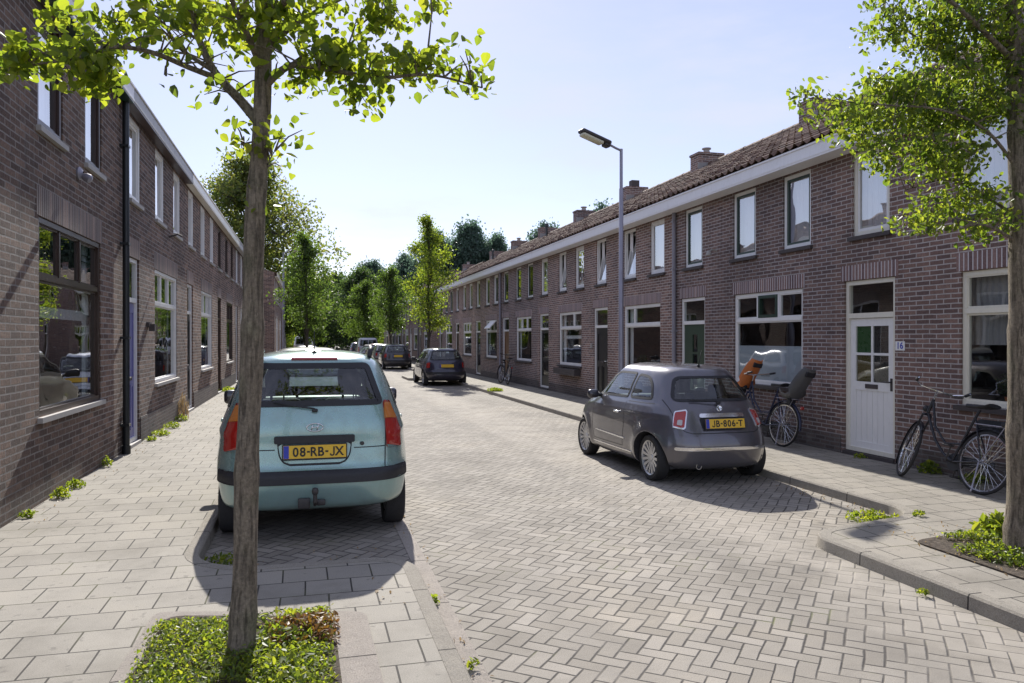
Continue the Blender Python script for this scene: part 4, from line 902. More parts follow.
HY=dict(yc=1.35,pr=5.2,pf=3.4,wb=2.6,wr=.30,track=1.45,tw=.185,flare=.012,belt=1.08,spokes=7,rim=.66,hr=.27,frit=.05,crease=.93,
 tab=[(.28,.79,-.56,3.25),(.31,.83,-.625,3.36),(.37,.853,-.655,3.42),(.50,.865,-.675,3.45),(.58,.872,-.670,3.44),(.64,.870,-.625,3.42),(.75,.868,-.61,3.36),(.85,.862,-.60,3.20),(.95,.848,-.595,2.95),(1.03,.828,-.585,2.65),(1.10,.80,-.57,2.42),(1.19,.768,-.545,2.25),(1.35,.705,-.475,1.95),(1.48,.645,-.41,1.68),(1.54,.607,-.375,1.52),(1.575,.56,-.33,1.38),(1.60,.49,-.22,1.20),(1.617,.38,-.05,.95),(1.628,.24,.2,.70),(1.633,.08,.42,.5)],
 win=[('rear',[(-.60,1.165),(.60,1.165),(.475,1.535),(-.475,1.535)],.06),('front',[(-.66,1.12),(.66,1.12),(.52,1.50),(-.52,1.50)],.08),('right',[(-.18,1.14),(.55,1.12),(.55,1.50),(.05,1.50)],.06),('right',[(.62,1.12),(1.42,1.09),(1.32,1.50),(.62,1.51)],.05)],
 seams=[('rear',[(-.62,1.12),(-.605,.62),(-.45,.565),(.45,.565),(.605,.62),(.62,1.12)],False),('rear',[(-.60,.80),(-.33,.80)],False),('rear',[(.33,.80),(.60,.80)],False),('right',[(.35,.45),(.58,.9),(.58,1.5)],False),('right',[(1.5,.35),(1.5,1.08)],False)],
 patches=[('*tail_lamp','t',[(-1.145,.79),(-.80,.78),(-.80,1.0),(-.86,1.19),(-1.03,1.20),(-1.135,.98)],REDL,.012,.03),
          ('*indicator','t',[(-1.115,1.04),(-.83,1.03),(-.88,1.175),(-1.035,1.18)],AMB,.017,.02),
          ('bumper_strip','rear',[(-.80,.515),(.80,.515),(.80,.62),(.60,.62),(.44,.563),(-.44,.563),(-.60,.62),(-.80,.62)],BPL,.013,.02),
          ('plate_recess','rear',[(-.32,.92),(.32,.92),(.30,.74),(.24,.665),(-.24,.665),(-.30,.74)],BPL,.001,.04),
          ('handle_strip','rear',[(-.335,.855),(.335,.855),(.335,.92),(-.335,.92)],BPL,.028,.015),
          ('plate_panel','rear',[(-.305,.85),(.305,.85),(.285,.74),(.235,.685),(-.235,.685),(-.285,.74)],TEAL,.004,.03),
          ('side_reflector','rear',[(-.56,.455),(-.50,.455),(-.50,.485),(-.56,.485)],REDL,.008,.004),
          ('high_brake_lamp','rear',[(-.20,1.562),(.20,1.562),(.20,1.577),(-.20,1.577)],REDL,.012,.003),
          ('*headlamp','front',[(.50,.72),(.78,.74),(.76,.86),(.56,.84)],CLR,.006,.03)])
hy,shy=build_car('parked_estate_car','silver teal tall estate car with tow ball, parked right behind the near left tree trunk','car',(.065,7.40,0),HY,TEAL)
plate(hy,-.645,.785,'08-RB-JX',-4)
def ring_emblem(root,x,y,z):
    m=MB(); m.tube([(x+.068*math.cos(t),y,z+.034*math.sin(t)) for t in [i*2*math.pi/32 for i in range(33)]],.005,8); m.tube([(x-.030,y,z-.024),(x-.018,y,z+.024)],.006,6); m.tube([(x+.018,y,z-.024),(x+.030,y,z+.024)],.006,6); m.tube([(x-.024,y,z-.004),(x+.024,y,z+.006)],.005,6); m.build('emblem',CHR,root,smooth=True)
ring_emblem(hy,0,-.612,.99)
m=MB()
for sx in (1,-1):
    m=MB(); m.tube([(sx*.50,-.12,1.585),(sx*.52,-.03,1.655),(sx*.545,.35,1.675),(sx*.545,1.0,1.67),(sx*.52,1.28,1.62)],[.022,.022,.018,.018,.02],10); m.build('roof_rail',BPL,hy,smooth=True)
    m=MB(); m.rbox((sx*.915,1.98,1.08),(.15,.10,.16),.045); m.tube([(sx*.76,2.0,1.04),(sx*.86,1.99,1.05)],.03,8); m.build('wing_mirror',CHAR,hy,smooth=40)
    for yy in (.72,1.62):
        m=MB(); m.rbox(shy.S(shy.t_of('right' if sx>0 else 'left',yy-.35,.98),.98,.004),(.02,.17,.035),.009); m.build('door_handle',TEAL,hy,smooth=40)
m=MB(); m.tube([(0,-.02,1.61),(0,-.02,1.635)],[.022,.018],10); m.tube([(0,-.02,1.63),(0,-.09,1.83)],[.006,.003],8); m.build('antenna',BPL,hy,smooth=True)
m=MB(); m.tube([(0,-.45,.36),(0,-.76,.36),(0,-.80,.39),(0,-.80,.46)],.017,10); m.lathe([(0,.05),(.022,.042),(.028,.02),(.026,0),(.015,-.015)],14,Matrix.Translation((0,-.80,.46))); m.rbox((-.09,-.68,.355),(.10,.04,.09),.01); m.rbox((.05,-.69,.36),(.07,.05,.05),.01); m.build('tow_ball',DSTEEL,hy,smooth=40)
m=MB(); m.rbox((.0,-.60,1.135),(.05,.03,.03),.01); m.tube([(0,-.605,1.15),(-.1,-.60,1.165),(-.34,-.575,1.205)],.008,6); m.build('rear_wiper',BPL,hy,smooth=True)
m=MB(); m.lathe([(0,.006),(.016,.006),(.018,0)],14,Matrix.Translation((.40,-.612,.84))@Matrix.Rotation(rad(90),4,'X')); m.build('boot_lock',DSTEEL,hy,smooth=30)
m=MB(); m.box(-.52,.52,-.435,-.30,1.572,1.586); 
FI=dict(yc=1.2,pr=4.0,pf=3.0,wb=2.22,wr=.282,track=1.325,tw=.165,flare=.026,belt=.95,spokes=15,rim=.76,hr=.12,frit=.03,crease=.82,
 tab=[(.18,.70,-.42,2.66),(.23,.755,-.53,2.78),(.34,.785,-.56,2.83),(.46,.80,-.575,2.85),(.55,.80,-.56,2.85),(.66,.80,-.52,2.83),(.76,.79,-.475,2.74),(.84,.772,-.435,2.55),(.90,.755,-.40,2.38),(.96,.725,-.35,2.10),(1.04,.69,-.285,1.92),(1.15,.645,-.20,1.72),(1.26,.59,-.115,1.50),(1.32,.555,-.065,1.36),(1.36,.515,-.02,1.25),(1.39,.45,.06,1.12),(1.41,.36,.20,1.0),(1.422,.24,.40,.86),(1.428,.09,.55,.75)],
 win=[('rear',[(-.545,.985),(.545,.985),(.42,1.285),(-.42,1.285)],.09),('front',[(-.60,1.0),(.60,1.0),(.46,1.30),(-.46,1.30)],.08),('right',[(.07,.985),(.62,.975),(.62,1.30),(.34,1.28),(.19,1.18)],.07),('right',[(.68,.975),(1.66,.955),(1.42,1.22),(1.20,1.31),(.68,1.31)],.05)],
 seams=[('rear',[(-.60,1.0),(-.57,.80),(-.50,.645),(-.42,.62),(.42,.62),(.50,.645),(.57,.80),(.60,1.0)],False),('right',[(.66,.94),(.64,.62),(.70,.34),(1.72,.33),(1.78,.6),(1.70,.92)],False),('right',[(.0,.94),(.62,.935)],False)],
 patches=[('*tail_lamp_surround','t',[(-1.20,.665),(-.97,.675),(-1.03,.88),(-1.275,.90)],CHR,.010,.035),
          ('*tail_lamp','t',[(-1.183,.685),(-.99,.695),(-1.045,.86),(-1.25,.88)],REDL,.017,.03),
          ('*reversing_lamp','t',[(-1.15,.71),(-1.06,.715),(-1.085,.775),(-1.17,.775)],CLR,.021,.02),
          ('bumper_chrome_strip','rear',[(-.60,.425),(.60,.425),(.60,.462),(-.60,.462)],CHR,.016,.015),
          ('plate_recess','rear',[(-.30,.80),(.30,.80),(.285,.675),(-.285,.675)],BPL,.002,.02),
          ('boot_handle','rear',[(-.30,.80),(.30,.80),(.29,.845),(-.29,.845)],CHR,.022,.02),
          ('*side_moulding','right',[(.62,.44),(1.60,.46),(1.60,.475),(.62,.46)],CHR,.010,.005),
          ('*sill_trim','right',[(.45,.285),(1.75,.285),(1.75,.30),(.45,.30)],CHR,.008,.004),
          ('*headlamp','front',[(.45,.66),(.62,.66),(.62,.80),(.45,.80)],CLR,.01,.07)])
fi,sfi=build_car('parked_compact_car','small rounded graphite grey car with fifteen spoke rims, parked in the right hand bay','car',(4.83,8.72,0),FI,GREYC,rz=rad(.6))
plate(fi,-.535,.735,'JB-806-T',-10)
pe=sfi.S(sfi.t_of('rear',0,.905),.905,.006); m=MB(); m.lathe([(0,.004),(.026,.005),(.032,.008),(.038,.006),(.040,0)],24,Matrix.Translation(pe)@Matrix.Rotation(rad(72),4,'X')); m.build('emblem',CHR,fi,smooth=30)
for sx in (1,-1):
    m=MB(); m.rbox((sx*.85,1.58,.97),(.17,.10,.125),.05); m.tube([(sx*.70,1.60,.95),(sx*.80,1.59,.95)],.028,8); m.build('wing_mirror',BPL if sx>0 else CHAR,fi,smooth=40)
    m=MB(); v=sfi.S(sfi.t_of('right' if sx>0 else 'left',.86,.78),.78,.018); m.rbox(v,(.03,.16,.03),.012); m.build('door_handle',CHR,fi,smooth=40)
m=MB(); m.tube([(0,.10,1.40),(0,.10,1.425)],[.02,.016],10); m.tube([(0,.10,1.42),(0,.02,1.60)],[.006,.003],8); m.build('antenna',BPL,fi,smooth=True)
m=MB(); m.lathe([(.035,-.08),(.037,.02),(.03,.02),(.028,-.08)],18,Matrix.Translation((-.34,-.50,.235))@Matrix.Rotation(rad(90),4,'X')); m.build('exhaust_pipe',CHR,fi,smooth=40)
m=MB(); m.rbox((.0,-.375,.975),(.06,.03,.03),.01); m.tube([(0,-.375,.985),(-.12,-.37,1.0),(-.36,-.33,1.015)],.008,6); m.build('rear_wiper',BPL,fi,smooth=True)
# generic hatchback
HB=dict(yc=1.3,pr=4.4,pf=3.2,wb=2.45,wr=.29,track=1.43,tw=.18,flare=.012,belt=.95,spokes=6,rim=.66,hr=.13,frit=.04,crease=.84,
 tab=[(.19,.70,-.40,3.05),(.27,.77,-.60,3.2),(.40,.815,-.68,3.26),(.52,.825,-.67,3.24),(.60,.825,-.63,3.2),(.72,.82,-.61,3.05),(.82,.81,-.59,2.75),(.90,.795,-.57,2.40),(.96,.77,-.53,2.15),(1.1,.70,-.44,1.9),(1.25,.625,-.33,1.6),(1.33,.575,-.27,1.4),(1.37,.52,-.20,1.25),(1.40,.42,-.02,1.05),(1.415,.28,.2,.85),(1.42,.1,.4,.65)],
 win=[('rear',[(-.60,.96),(.60,.96),(.475,1.31),(-.475,1.31)],.06),('front',[(-.62,1.0),(.62,1.0),(.5,1.31),(-.5,1.31)],.07),('right',[(-.15,.98),(.60,.97),(.60,1.29),(.12,1.28)],.06),('right',[(.66,.97),(1.65,.965),(1.35,1.29),(.66,1.31)],.05)],
 seams=[('rear',[(-.61,.95),(-.58,.60),(.58,.60),(.61,.95)],False),('right',[(.63,.35),(.63,.95)],False),('right',[(1.62,.35),(1.66,.95)],False)],
 patches=[('*tail_lamp','t',[(-1.02,.68),(-.76,.68),(-.80,.86),(-1.03,.88)],REDL,.012,.03),('bumper_strip','rear',[(-.72,.45),(.72,.45),(.72,.53),(-.72,.53)],BPL,.016,.02),('*headlamp','front',[(.42,.60),(.70,.62),(.68,.74),(.46,.72)],CLR,.008,.03)])
c1,_=build_car('parked_hatchback','dark violet blue hatchback with yellow plate, nearest of the far right parked cars','car',(5.0,28.6,0),HB,NAVY,CGLASS,N=180,dz=.04); plate(c1,-.625,.75,None,-4)
for sx in (1,-1):
    m=MB(); m.rbox((sx*.92,1.72,.98),(.19,.11,.13),.05); m.tube([(sx*.76,1.74,.95),(sx*.85,1.73,.96)],.028,8); m.build('wing_mirror',BPL,c1,smooth=40)
def dupcar(src,loc,label,cat='car',paintm=None,sc=(1,1,1),g='cars parked further down the right side',name='parked_hatchback'):
    r=src.copy(); COL.objects.link(r); r.location=loc; r.name=name; r['label']=label; r['category']=cat; r['group']=g; r.scale=sc
    def cp(o,par):
        c=o.copy(); COL.objects.link(c); c.parent=par
        if paintm and o.name.startswith('body'):
            c.data=o.data.copy(); c.data.materials[0]=paintm
        for k in o.children: cp(k,c)
    for o in src.children: cp(o,r)
    return r
dupcar(c1,(5.0,44.4,0),'charcoal hatchback with yellow plate, second of the far right parked cars',paintm=CHAR,sc=(1.03,1,1.03))
dupcar(c1,(4.95,49.9,0),'silver hatchback with red lamps parked behind the charcoal one',paintm=SILV)
dupcar(c1,(5.0,56.2,0),'dark red hatchback parked between silver car and pale van',paintm=REDC)
dupcar(hy,(4.9,67,0),'pale lilac white van with violet windows at the far end of the right row',cat='van',paintm=WHC,sc=(1.04,1,1.18),name='parked_van') if False else None
dupcar(c1,(4.9,78,0),'small dark car furthest away in the right row, in tree shade',paintm=NAVY)
dupcar(c1,(.02,14.6,0),'pale beige car parked ahead of the teal estate, only its roof showing',paintm=PALE,sc=(1.03,1.02,1.12),g='cars parked on the left')
dupcar(c1,(.02,21.2,0),'silver car third in line on the left, behind the pale one',paintm=SILV,sc=(1,1,1.0),g='cars parked on the left')
dupcar(c1,(.0,28.0,0),'charcoal car last in the near left bay',paintm=CHAR,sc=(1,1,1.0),g='cars parked on the left')
dupcar(c1,(-.05,40.0,0),'dark car parked left beyond the slim tree',paintm=NAVY,sc=(1,1,1.0),g='cars parked on the left')
VAN=dict(HB); VAN=dict(yc=1.4,pr=7,pf=3.4,wb=2.9,wr=.32,track=1.55,tw=.2,flare=.01,belt=1.15,spokes=6,rim=.66,hr=.2,frit=.05,
 tab=[(.22,.80,-.55,3.5),(.32,.86,-.72,3.7),(.5,.90,-.78,3.75),(.7,.90,-.74,3.7),(.95,.895,-.73,3.3),(1.1,.885,-.72,2.95),(1.3,.86,-.71,2.7),(1.6,.80,-.68,2.3),(1.75,.76,-.65,2.1),(1.82,.70,-.58,1.9),(1.86,.55,-.35,1.6),(1.875,.25,.2,1.0)],
 win=[('rear',[(-.68,1.18),(-.03,1.18),(-.03,1.66),(-.62,1.66)],.06),('rear',[(.03,1.18),(.68,1.18),(.62,1.66),(.03,1.66)],.06),('front',[(-.70,1.15),(.70,1.15),(.62,1.65),(-.62,1.65)],.08),('right',[(1.3,1.15),(2.2,1.15),(1.9,1.65),(1.3,1.65)],.06)],
 seams=[('rear',[(0,.5),(0,1.75)],False)],patches=[('*tail_lamp','rear',[(.74,.7),(.86,.7),(.84,1.1),(.74,1.1)],REDL,.01,.02),('bumper_strip','rear',[(-.8,.42),(.8,.42),(.8,.58),(-.8,.58)],BPL,.02,.03)])
v1,_=build_car('parked_van','pale lilac white van with two rear windows near the end of the right row','van',(4.95,65.5,0),VAN,WHC,CGLASSD,N=150,dz=.05,group='cars parked further down the right side'); plate(v1,-.79,.66,None)
v2,_=build_car('parked_van','pale van at the far left, only its top showing over the parked roofs','van',(-.3,72,0),VAN,WHC,CGLASSD,N=150,dz=.05,group='cars parked on the left'); v2.scale=(1,1,1.08)
# ------------------------------------------------------------------ street lamps
def street_lamp(x,y,H,label,armdir=(-1,0,0),det=True):
    r=empty('street_lamp',(x,y,PZ),label,'street lamp'); H-=PZ; a=Vector(armdir)
    m=MB(); m.tube([(0,0,0),(0,0,1.0),(0,0,1.05),(0,0,H-.75),(0,0,H-.74),(0,0,H)],[.062,.060,.052,.040,.032,.030],14); m.build('pole',STEEL,r,smooth=50)
    m=MB(); m.tube([(0,0,H-.03),a*.12+Vector((0,0,H+.0)),a*.30+Vector((0,0,H+.06))],.022,10); m.build('arm',STEEL,r,smooth=50)
    ang=math.atan2(a.y,a.x); X=Matrix.Translation(a*.60+Vector((0,0,H+.13)))@Matrix.Rotation(ang,4,'Z')@Matrix.Rotation(rad(-15),4,'Y')
    m=MB(); m.X=X; m.rbox((.0,0,.02),(.66,.20,.075),.03); m.rbox((-.27,0,-.02),(.13,.15,.10),.03); hd=m.build('lamp_head',DSTEEL,r,smooth=40)
    m=MB(); m.X=X; m.rbox((.06,0,-.035),(.47,.17,.07),.03); m.build('lamp_cover',LAMPG,hd,smooth=40)
    return r
LAMPG=paint('milky_lamp_cover',(.62,.60,.45),.25,.06)
street_lamp(5.72,13.4,5.33,'tall grey street lamp on the right kerb behind the graphite car',(-.97,-.22,0))
street_lamp(-1.05,36.8,5.75,'far street lamp on the left pavement before the far brick row',(1,0,0))
# ------------------------------------------------------------------ bicycles
def bike_wheel(root,M,R=.34,tw=.018):
    """axle along local Y"""
    Q=M@Matrix.Rotation(rad(90),4,'X'); m=MB(); r=tw
    m.lathe([(R-r+r*math.cos(t),r*math.sin(t)) for t in [i*2*math.pi/8 for i in range(8)]],56,Q,True); w=m.build('wheel',RUB,root,smooth=True)
    m=MB(); ri=R-2*r; m.lathe([(ri+.004,.010),(ri+.004,-.010),(ri-.012,-.008),(ri-.012,.008)],56,Q,True); m.build('rim',CHR,w,smooth=40)
    m=MB()
    for k in range(32):
        a=2*math.pi*k/32; b=a+(.5 if k%4<2 else -.5); s_=.03 if k%2 else -.03
        m.tube([Q@Vector((.022*math.cos(b),.022*math.sin(b),s_)),Q@Vector(((ri-.006)*math.cos(a),(ri-.006)*math.sin(a),0))],.0016,4,False)
    m.tube([Q@Vector((0,0,-.055)),Q@Vector((0,0,.055))],.018,10); m.build('spokes',CHR,w); return w
def mudguard(mb,M,R,a0,a1):
    n=24; vs=[]
    for i in range(n+1):
        a=rad(a0+(a1-a0)*i/n)
        for (q,rr) in ((-.024,R+.018),(-.016,R+.030),(0,R+.034),(.016,R+.030),(.024,R+.018)): vs.append(M@Vector((rr*math.cos(a),q,rr*math.sin(a))))
    mb.add(vs,[(i*5+k,i*5+k+1,(i+1)*5+k+1,(i+1)*5+k) for i in range(n) for k in range(4)])
def bicycle(loc,heading,lean,steer,label,fmat,kind,group=None):
    root=empty('bicycle',loc,label,'bicycle',group); root.rotation_mode='QUATERNION'
    root.rotation_quaternion=(Matrix.Rotation(heading,4,'Z')@Matrix.Rotation(lean,4,'X')).to_quaternion()
    R_=.34; WB=1.10; bb=Vector((.42,0,.29)); seatc=Vector((.20,0,.86)); hd0=Vector((.88,0,.80)); hd1=Vector((.83,0,.97)); fa=Vector((WB,0,R_)); ra=Vector((0,0,R_))
    st=Matrix.Translation(hd0)@Matrix.Rotation(rad(-17),4,'Y')@Matrix.Rotation(steer,4,'Z')@Matrix.Rotation(rad(17),4,'Y')@Matrix.Translation(-hd0)
    bike_wheel(root,Matrix.Translation(ra),R_); bike_wheel(root,st@Matrix.Translation(fa),R_)
    m=MB(); m.tube([hd0,hd1],.019,10)
    if kind=='gents': m.tube([hd1-Vector((0,0,.04)),seatc],.014,10); m.tube([hd0,bb],.016,10)
    else: m.tube([hd0,Vector((.70,0,.50)),Vector((.55,0,.36)),bb],.016,10); m.tube([hd1-Vector((0,0,.03)),Vector((.74,0,.66)),Vector((.55,0,.48)),Vector((.33,0,.50))],.014,10)
    m.tube([bb,seatc+Vector((-.02,0,.04))],.015,10)
    for s_ in (-.055,.055):
        m.tube([bb,ra+Vector((0,s_,0))],.009,8); m.tube([seatc-Vector((-.01,0,.06)),ra+Vector((0,s_,0))],.008,8)
    m.build('frame',fmat,root,smooth=40)
    m=MB()
    for s_ in (-.045,.045): m.tube([st@(hd0+Vector((0,s_,-.02))),st@(hd0+Vector((.10,s_,-.20))),st@(fa+Vector((0,s_,0)))],[.013,.011,.009],8)
    m.rbox(st@(hd0+Vector((0,0,-.02))),(.03,.11,.03),.008); m.build('fork',fmat,root,smooth=40)
    m=MB(); top=st@(hd1+Vector((-.02,0,.10))); m.tube([st@hd1,top],.012,8)
    hb=[st@(hd1+Vector(p)) for p in ((-.22,-.28,.15),(-.12,-.27,.13),(.02,-.18,.11),(-.02,0,.10),(.02,.18,.11),(-.12,.27,.13),(-.22,.28,.15))]
    m.tube(hb,.011,8); hbo=m.build('handlebar',CHR if kind!='gents' else DSTEEL,root,smooth=40)
    m=MB(); m.tube([hb[0],hb[1]],.017,10); m.tube([hb[5],hb[6]],.017,10); m.tube([st@(hd1+Vector((.0,-.2,.09))),st@(hd1+Vector((-.14,-.25,.10)))],.006,6); m.build('grips',BPL,hbo,smooth=40)
    m=MB(); m.lathe([(0,.05),(.035,.045),(.04,.01),(.03,-.03),(0,-.04)],16,st@Matrix.Translation(hd0+Vector((.10,0,.06)))@Matrix.Rotation(rad(90),4,'Y')); m.build('headlight',BPL,root,smooth=40)
    m=MB(); n=12; vs=[]
    for i in range(n+1):
        t=i/n; x=.18*(1-2*t)-.02; w_=.016+.095*max(0,(t-.25)/.75)**1.3*(1 if t<.92 else .8); 
        for k in range(10): a=2*math.pi*k/10; vs.append(seatc+Vector((x,w_*math.cos(a),.075+.022*math.sin(a)+.02*(t>.8)*(t-.8)*5)))
    m.add(vs,[(i*10+k,i*10+(k+1)%10,(i+1)*10+(k+1)%10,(i+1)*10+k) for i in range(n) for k in range(10)]+[tuple(range(10)),tuple(n*10+k for k in range(10))]); m.build('saddle',BPL,root,smooth=50)
    m=MB(); mudguard(m,Matrix.Translation(ra),R_,20,190); m.build('rear_mudguard',fmat,root,smooth=True)
    m=MB(); mudguard(m,st@Matrix.Translation(fa),R_,-30,140); m.build('front_mudguard',fmat,root,smooth=True)
    m=MB()
    for s_ in (-.06,.06): m.tube([(.16,s_,.74),(-.30,s_,.74)],.006,6); m.tube([(-.22,s_,.74),(0,s_*1.1,.34)],.005,6)
    for x in (.1,0,-.1,-.2,-.3): m.tube([(x,-.06,.74),(x,.06,.74)],.005,6)
    m.build('luggage_rack',STEEL,root,smooth=40)
    m=MB(); m.rbox((.20,-.05,.315),(.56,.035,.10),.03); m.lathe([(0,-.02),(.10,-.02),(.10,.02),(0,.02)],24,Matrix.Translation((.42,-.05,.29))@Matrix.Rotation(rad(90),4,'X')); m.build('chain_case',BPL,root,smooth=40)
    m=MB(); m.tube([(.42,-.09,.29),(.42,.09,.29)],.009,8); m.tube([(.42,-.09,.29),(.47,-.10,.13)],.009,8); m.tube([(.42,.09,.29),(.37,.10,.45)],.009,8); m.rbox((.48,-.15,.125),(.09,.09,.02),.008); m.rbox((.36,.15,.455),(.09,.09,.02),.008); m.build('pedals',DSTEEL,root,smooth=40)
    m=MB(); m.rbox((-.36,0,.62),(.03,.06,.05),.01); m.build('rear_light',REDL,root,smooth=40)
    m=MB(); m.tube([(.02,.06,.34),(-.02,.13,.03),(-.05,.17,.02)],.008,8); m.build('kickstand',STEEL,root,smooth=40)
    return root,st,hd1
def child_seat(root,M,mt,name='child_seat'):
    m=MB(); m.X=M; W_=.30
    rows=[]; prof=[(.20,-.02),(.10,-.035),(0,-.02),(-.06,.05),(-.09,.18),(-.12,.32),(-.15,.46),(-.17,.56)]; wid=[.24,.29,.31,.32,.32,.31,.28,.20]; n=10; vs=[]
    for lay in (0,.022):
        for (x,z),w_ in zip(prof,wid):
            for k in range(n+1):
                t=-1+2*k/n; e=abs(t)**3*.09; vs.append((x+e*(.9 if z>.05 else 0)+(-lay if z>.02 else 0),t*w_/2,z+(e*.9 if z<=.05 else 0)-(lay if z<=.05 else 0)))
    L_=len(prof); st_=n+1; fs=[]
    def hole(i,k): return False
    for lay in (0,1):
        o=lay*L_*st_
        for i in range(L_-1):
            for k in range(n):
                if (i,k) in HOLES: continue
                q=(o+i*st_+k,o+i*st_+k+1,o+(i+1)*st_+k+1,o+(i+1)*st_+k); fs.append(q if lay else tuple(reversed(q)))
    o=L_*st_
    for i in range(L_-1):
        for k in (0,n): fs.append((i*st_+k,(i+1)*st_+k,o+(i+1)*st_+k,o+i*st_+k))
    for k in range(n):
        for i in (0,L_-1): fs.append((i*st_+k,i*st_+k+1,o+i*st_+k+1,o+i*st_+k))
    m.add(vs,fs); s_=m.build(name,mt,root,smooth=50)
    m=MB(); m.X=M
    for y in (-.06,.06): m.tube([(-.075,y,.10),(-.12,y,.40)],.012,6)
    m.rbox((.03,0,.0),(.2,.2,.03),.01); m.rbox((-.02,0,-.06),(.10,.10,.08),.02); m.rbox((-.158,0,.475),(.05,.17,.085),.012); m.build('harness_pad',BPL,s_,smooth=40)
    return s_
HOLES=set()
b1,st1,_=bicycle((6.88,6.55,PZ),rad(90),rad(13),rad(-30),'black upright bicycle with black pannier, leaning by the white front door of number sixteen',BIKE,'ladies','bicycles on the right pavement')
m=MB(); m.rbox((-.02,-.15,.735),(.62,.12,.16),.035); m.rbox((-.30,-.0,.765),(.22,.20,.06),.02); m.build('pannier_bag',BAG,b1,smooth=40)
b2,st2,hd=bicycle((7.02,10.25,PZ),rad(96),rad(7),rad(12),'bicycle with orange front child seat and grey rear child seat under the frosted window',BLUEF,'ladies','bicycles on the right pavement')
child_seat(b2,Matrix.Translation((1.06,0,.86))@Matrix.Rotation(rad(-22),4,'Y')@Matrix.Scale(.98,4),ORG)
child_seat(b2,Matrix.Translation((-.12,0,.76))@Matrix.Rotation(rad(-24),4,'Y'),GRS)
b3,_,_=bicycle((7.0,26.8,PZ),rad(89),rad(8),rad(10),'dark bicycle leaning on the wall beside the parked violet blue hatchback',BIKE,'gents','bicycles on the right pavement')
# ------------------------------------------------------------------ tree beds, weeds, ground cover
poly('bed_edging',resample(rounded([(-.95,2.6),(.36,2.6),(.34,4.66),(-.88,4.98)],.10),.2),PZ+.004,CONC,top=.012)
poly('bed_soil',rounded([(-.86,2.7),(.17,2.7),(.15,4.62),(-.80,4.88)],.12),PZ+.02,SOIL)
poly('bed_soil',rounded([(4.72,3.2),(5.55,3.2),(5.55,5.30),(4.75,5.15)],.12),PZ+.006,SOIL,top=.008)
def cover(name,pts_fn,n,size,mat,seed,hmax,kind='stuff',label=None,parent=None,aspect=.6):
    rng=np.random.default_rng(seed); C=[]
    while len(C)<n:
        p=pts_fn(rng)
        if p is not None: C.append(p)
    o=leaf_cloud(name,np.array(C),size,mat,parent,rng,droop=-.35,flat=.75,aspect=aspect)
    if kind: tag(o,label,None,None,kind)
    return o
def bedfn(x0,x1,y0,y1,h,sc=3.1,ph=0,cut=-.35,base=PZ+.02):
    def f(rng):
        x=rng.uniform(x0,x1); y=rng.uniform(y0,y1); q=math.sin(x*sc*2+ph)+math.sin(y*sc*1.7+x*4+ph*2)+.5*math.sin(x*11+y*9)
        ed=min(x-x0,x1-x,y-y0,y1-y)
        if q<cut-.0 or (ed<.12 and rng.random()>ed/.12): return None
        hh=h*(.45+.25*(q+2.5)/2.5)*min(1,.35+ed/.35); return (x,y,base+hh*rng.random()**.6)
    return f
cover('ground_cover',bedfn(-.86,.16,2.75,4.78,.075,cut=-1.35),13000,.021,WEED,3,.1,label='low bright green ground cover filling the bed round the near trunk',aspect=.62)
cover('leafy_weeds',bedfn(-.84,.12,2.9,4.74,.12,cut=.2,ph=2.2),900,.036,WEED,8,.1,label='taller leafy weeds standing in the near tree bed',aspect=.5)
cover('reddish_weeds',bedfn(-.25,.18,4.15,4.62,.16,cut=-1.6),700,.035,REDW,4,.1,label='reddish stems and leaves at the back of the near tree bed',aspect=.45)
cover('ground_cover',bedfn(4.78,5.5,3.3,5.2,.12,cut=.15),3000,.03,WEED,5,.1,label='bright green ground cover at the foot of the right hand tree',base=PZ+.01) if False else None
cover('ground_cover',bedfn(4.78,5.5,3.3,5.2,.11,cut=.05,ph=1.1),2800,.032,WEED,5,.1,label='bright green ground cover at the foot of the right hand tree')
def tuft(x,y,z,r,h,n,seed,label,mat=WEED,size=.05,name='weed_plant',group='weeds along the walls and kerbs'):
    rng=np.random.default_rng(seed); C=[]
    for i in range(n): a=rng.uniform(0,6.28); q=r*rng.random()**.7; C.append((q*math.cos(a),q*math.sin(a),.01+h*rng.random()*(1-.5*q/r)))
    o=leaf_cloud(name,np.array(C),size,mat,None,rng,droop=(-2.5 if mat is DRY else -.5),flat=.4,aspect=(.07 if mat is DRY else .5)); o.location=(x,y,z); tag(o,label,'plant',group); return o
W_=LW+.08
tl=[(W_,8.0,.10,.10,90,'small weed tuft at the left wall foot nearest the camera'),(W_+.03,8.9,.13,.16,160,'yellow green weed tuft under the nearest left window, nearer of two'),(W_+.02,9.45,.13,.15,150,'yellow green weed tuft under the nearest left window, further of two'),(W_,10.9,.09,.20,90,'upright weed just before the black drainpipe'),(W_+.05,13.5,.12,.10,110,'low weed beside the violet blue door step'),(W_+.08,14.2,.2,.16,220,'broad weed under the second left window, nearer half'),(W_+.08,15.3,.2,.18,220,'broad weed under the second left window, further half'),(W_+.06,16.6,.16,.2,180,'weed at the foot of the dry grass clump')]
for i,(x,y,r,h,n,l) in enumerate(tl): tuft(x,y,PZ,r*.75,h*.7,n,20+i,l,size=.034)
tuft(W_+.02,17.0,PZ,.12,.55,130,31,'thin dry straw coloured grass clump at the left wall before the third doorway',DRY,.16,'dry_grass_clump',group='weeds along the walls and kerbs')
tuft(W_+.1,25.5,PZ,.3,.15,260,32,'low green weed strip by the fourth left doorway',size=.06)
tuft(-.62,6.25,0.0,.20,.09,220,33,'weeds in the shaded near corner of the left parking bay',size=.035)
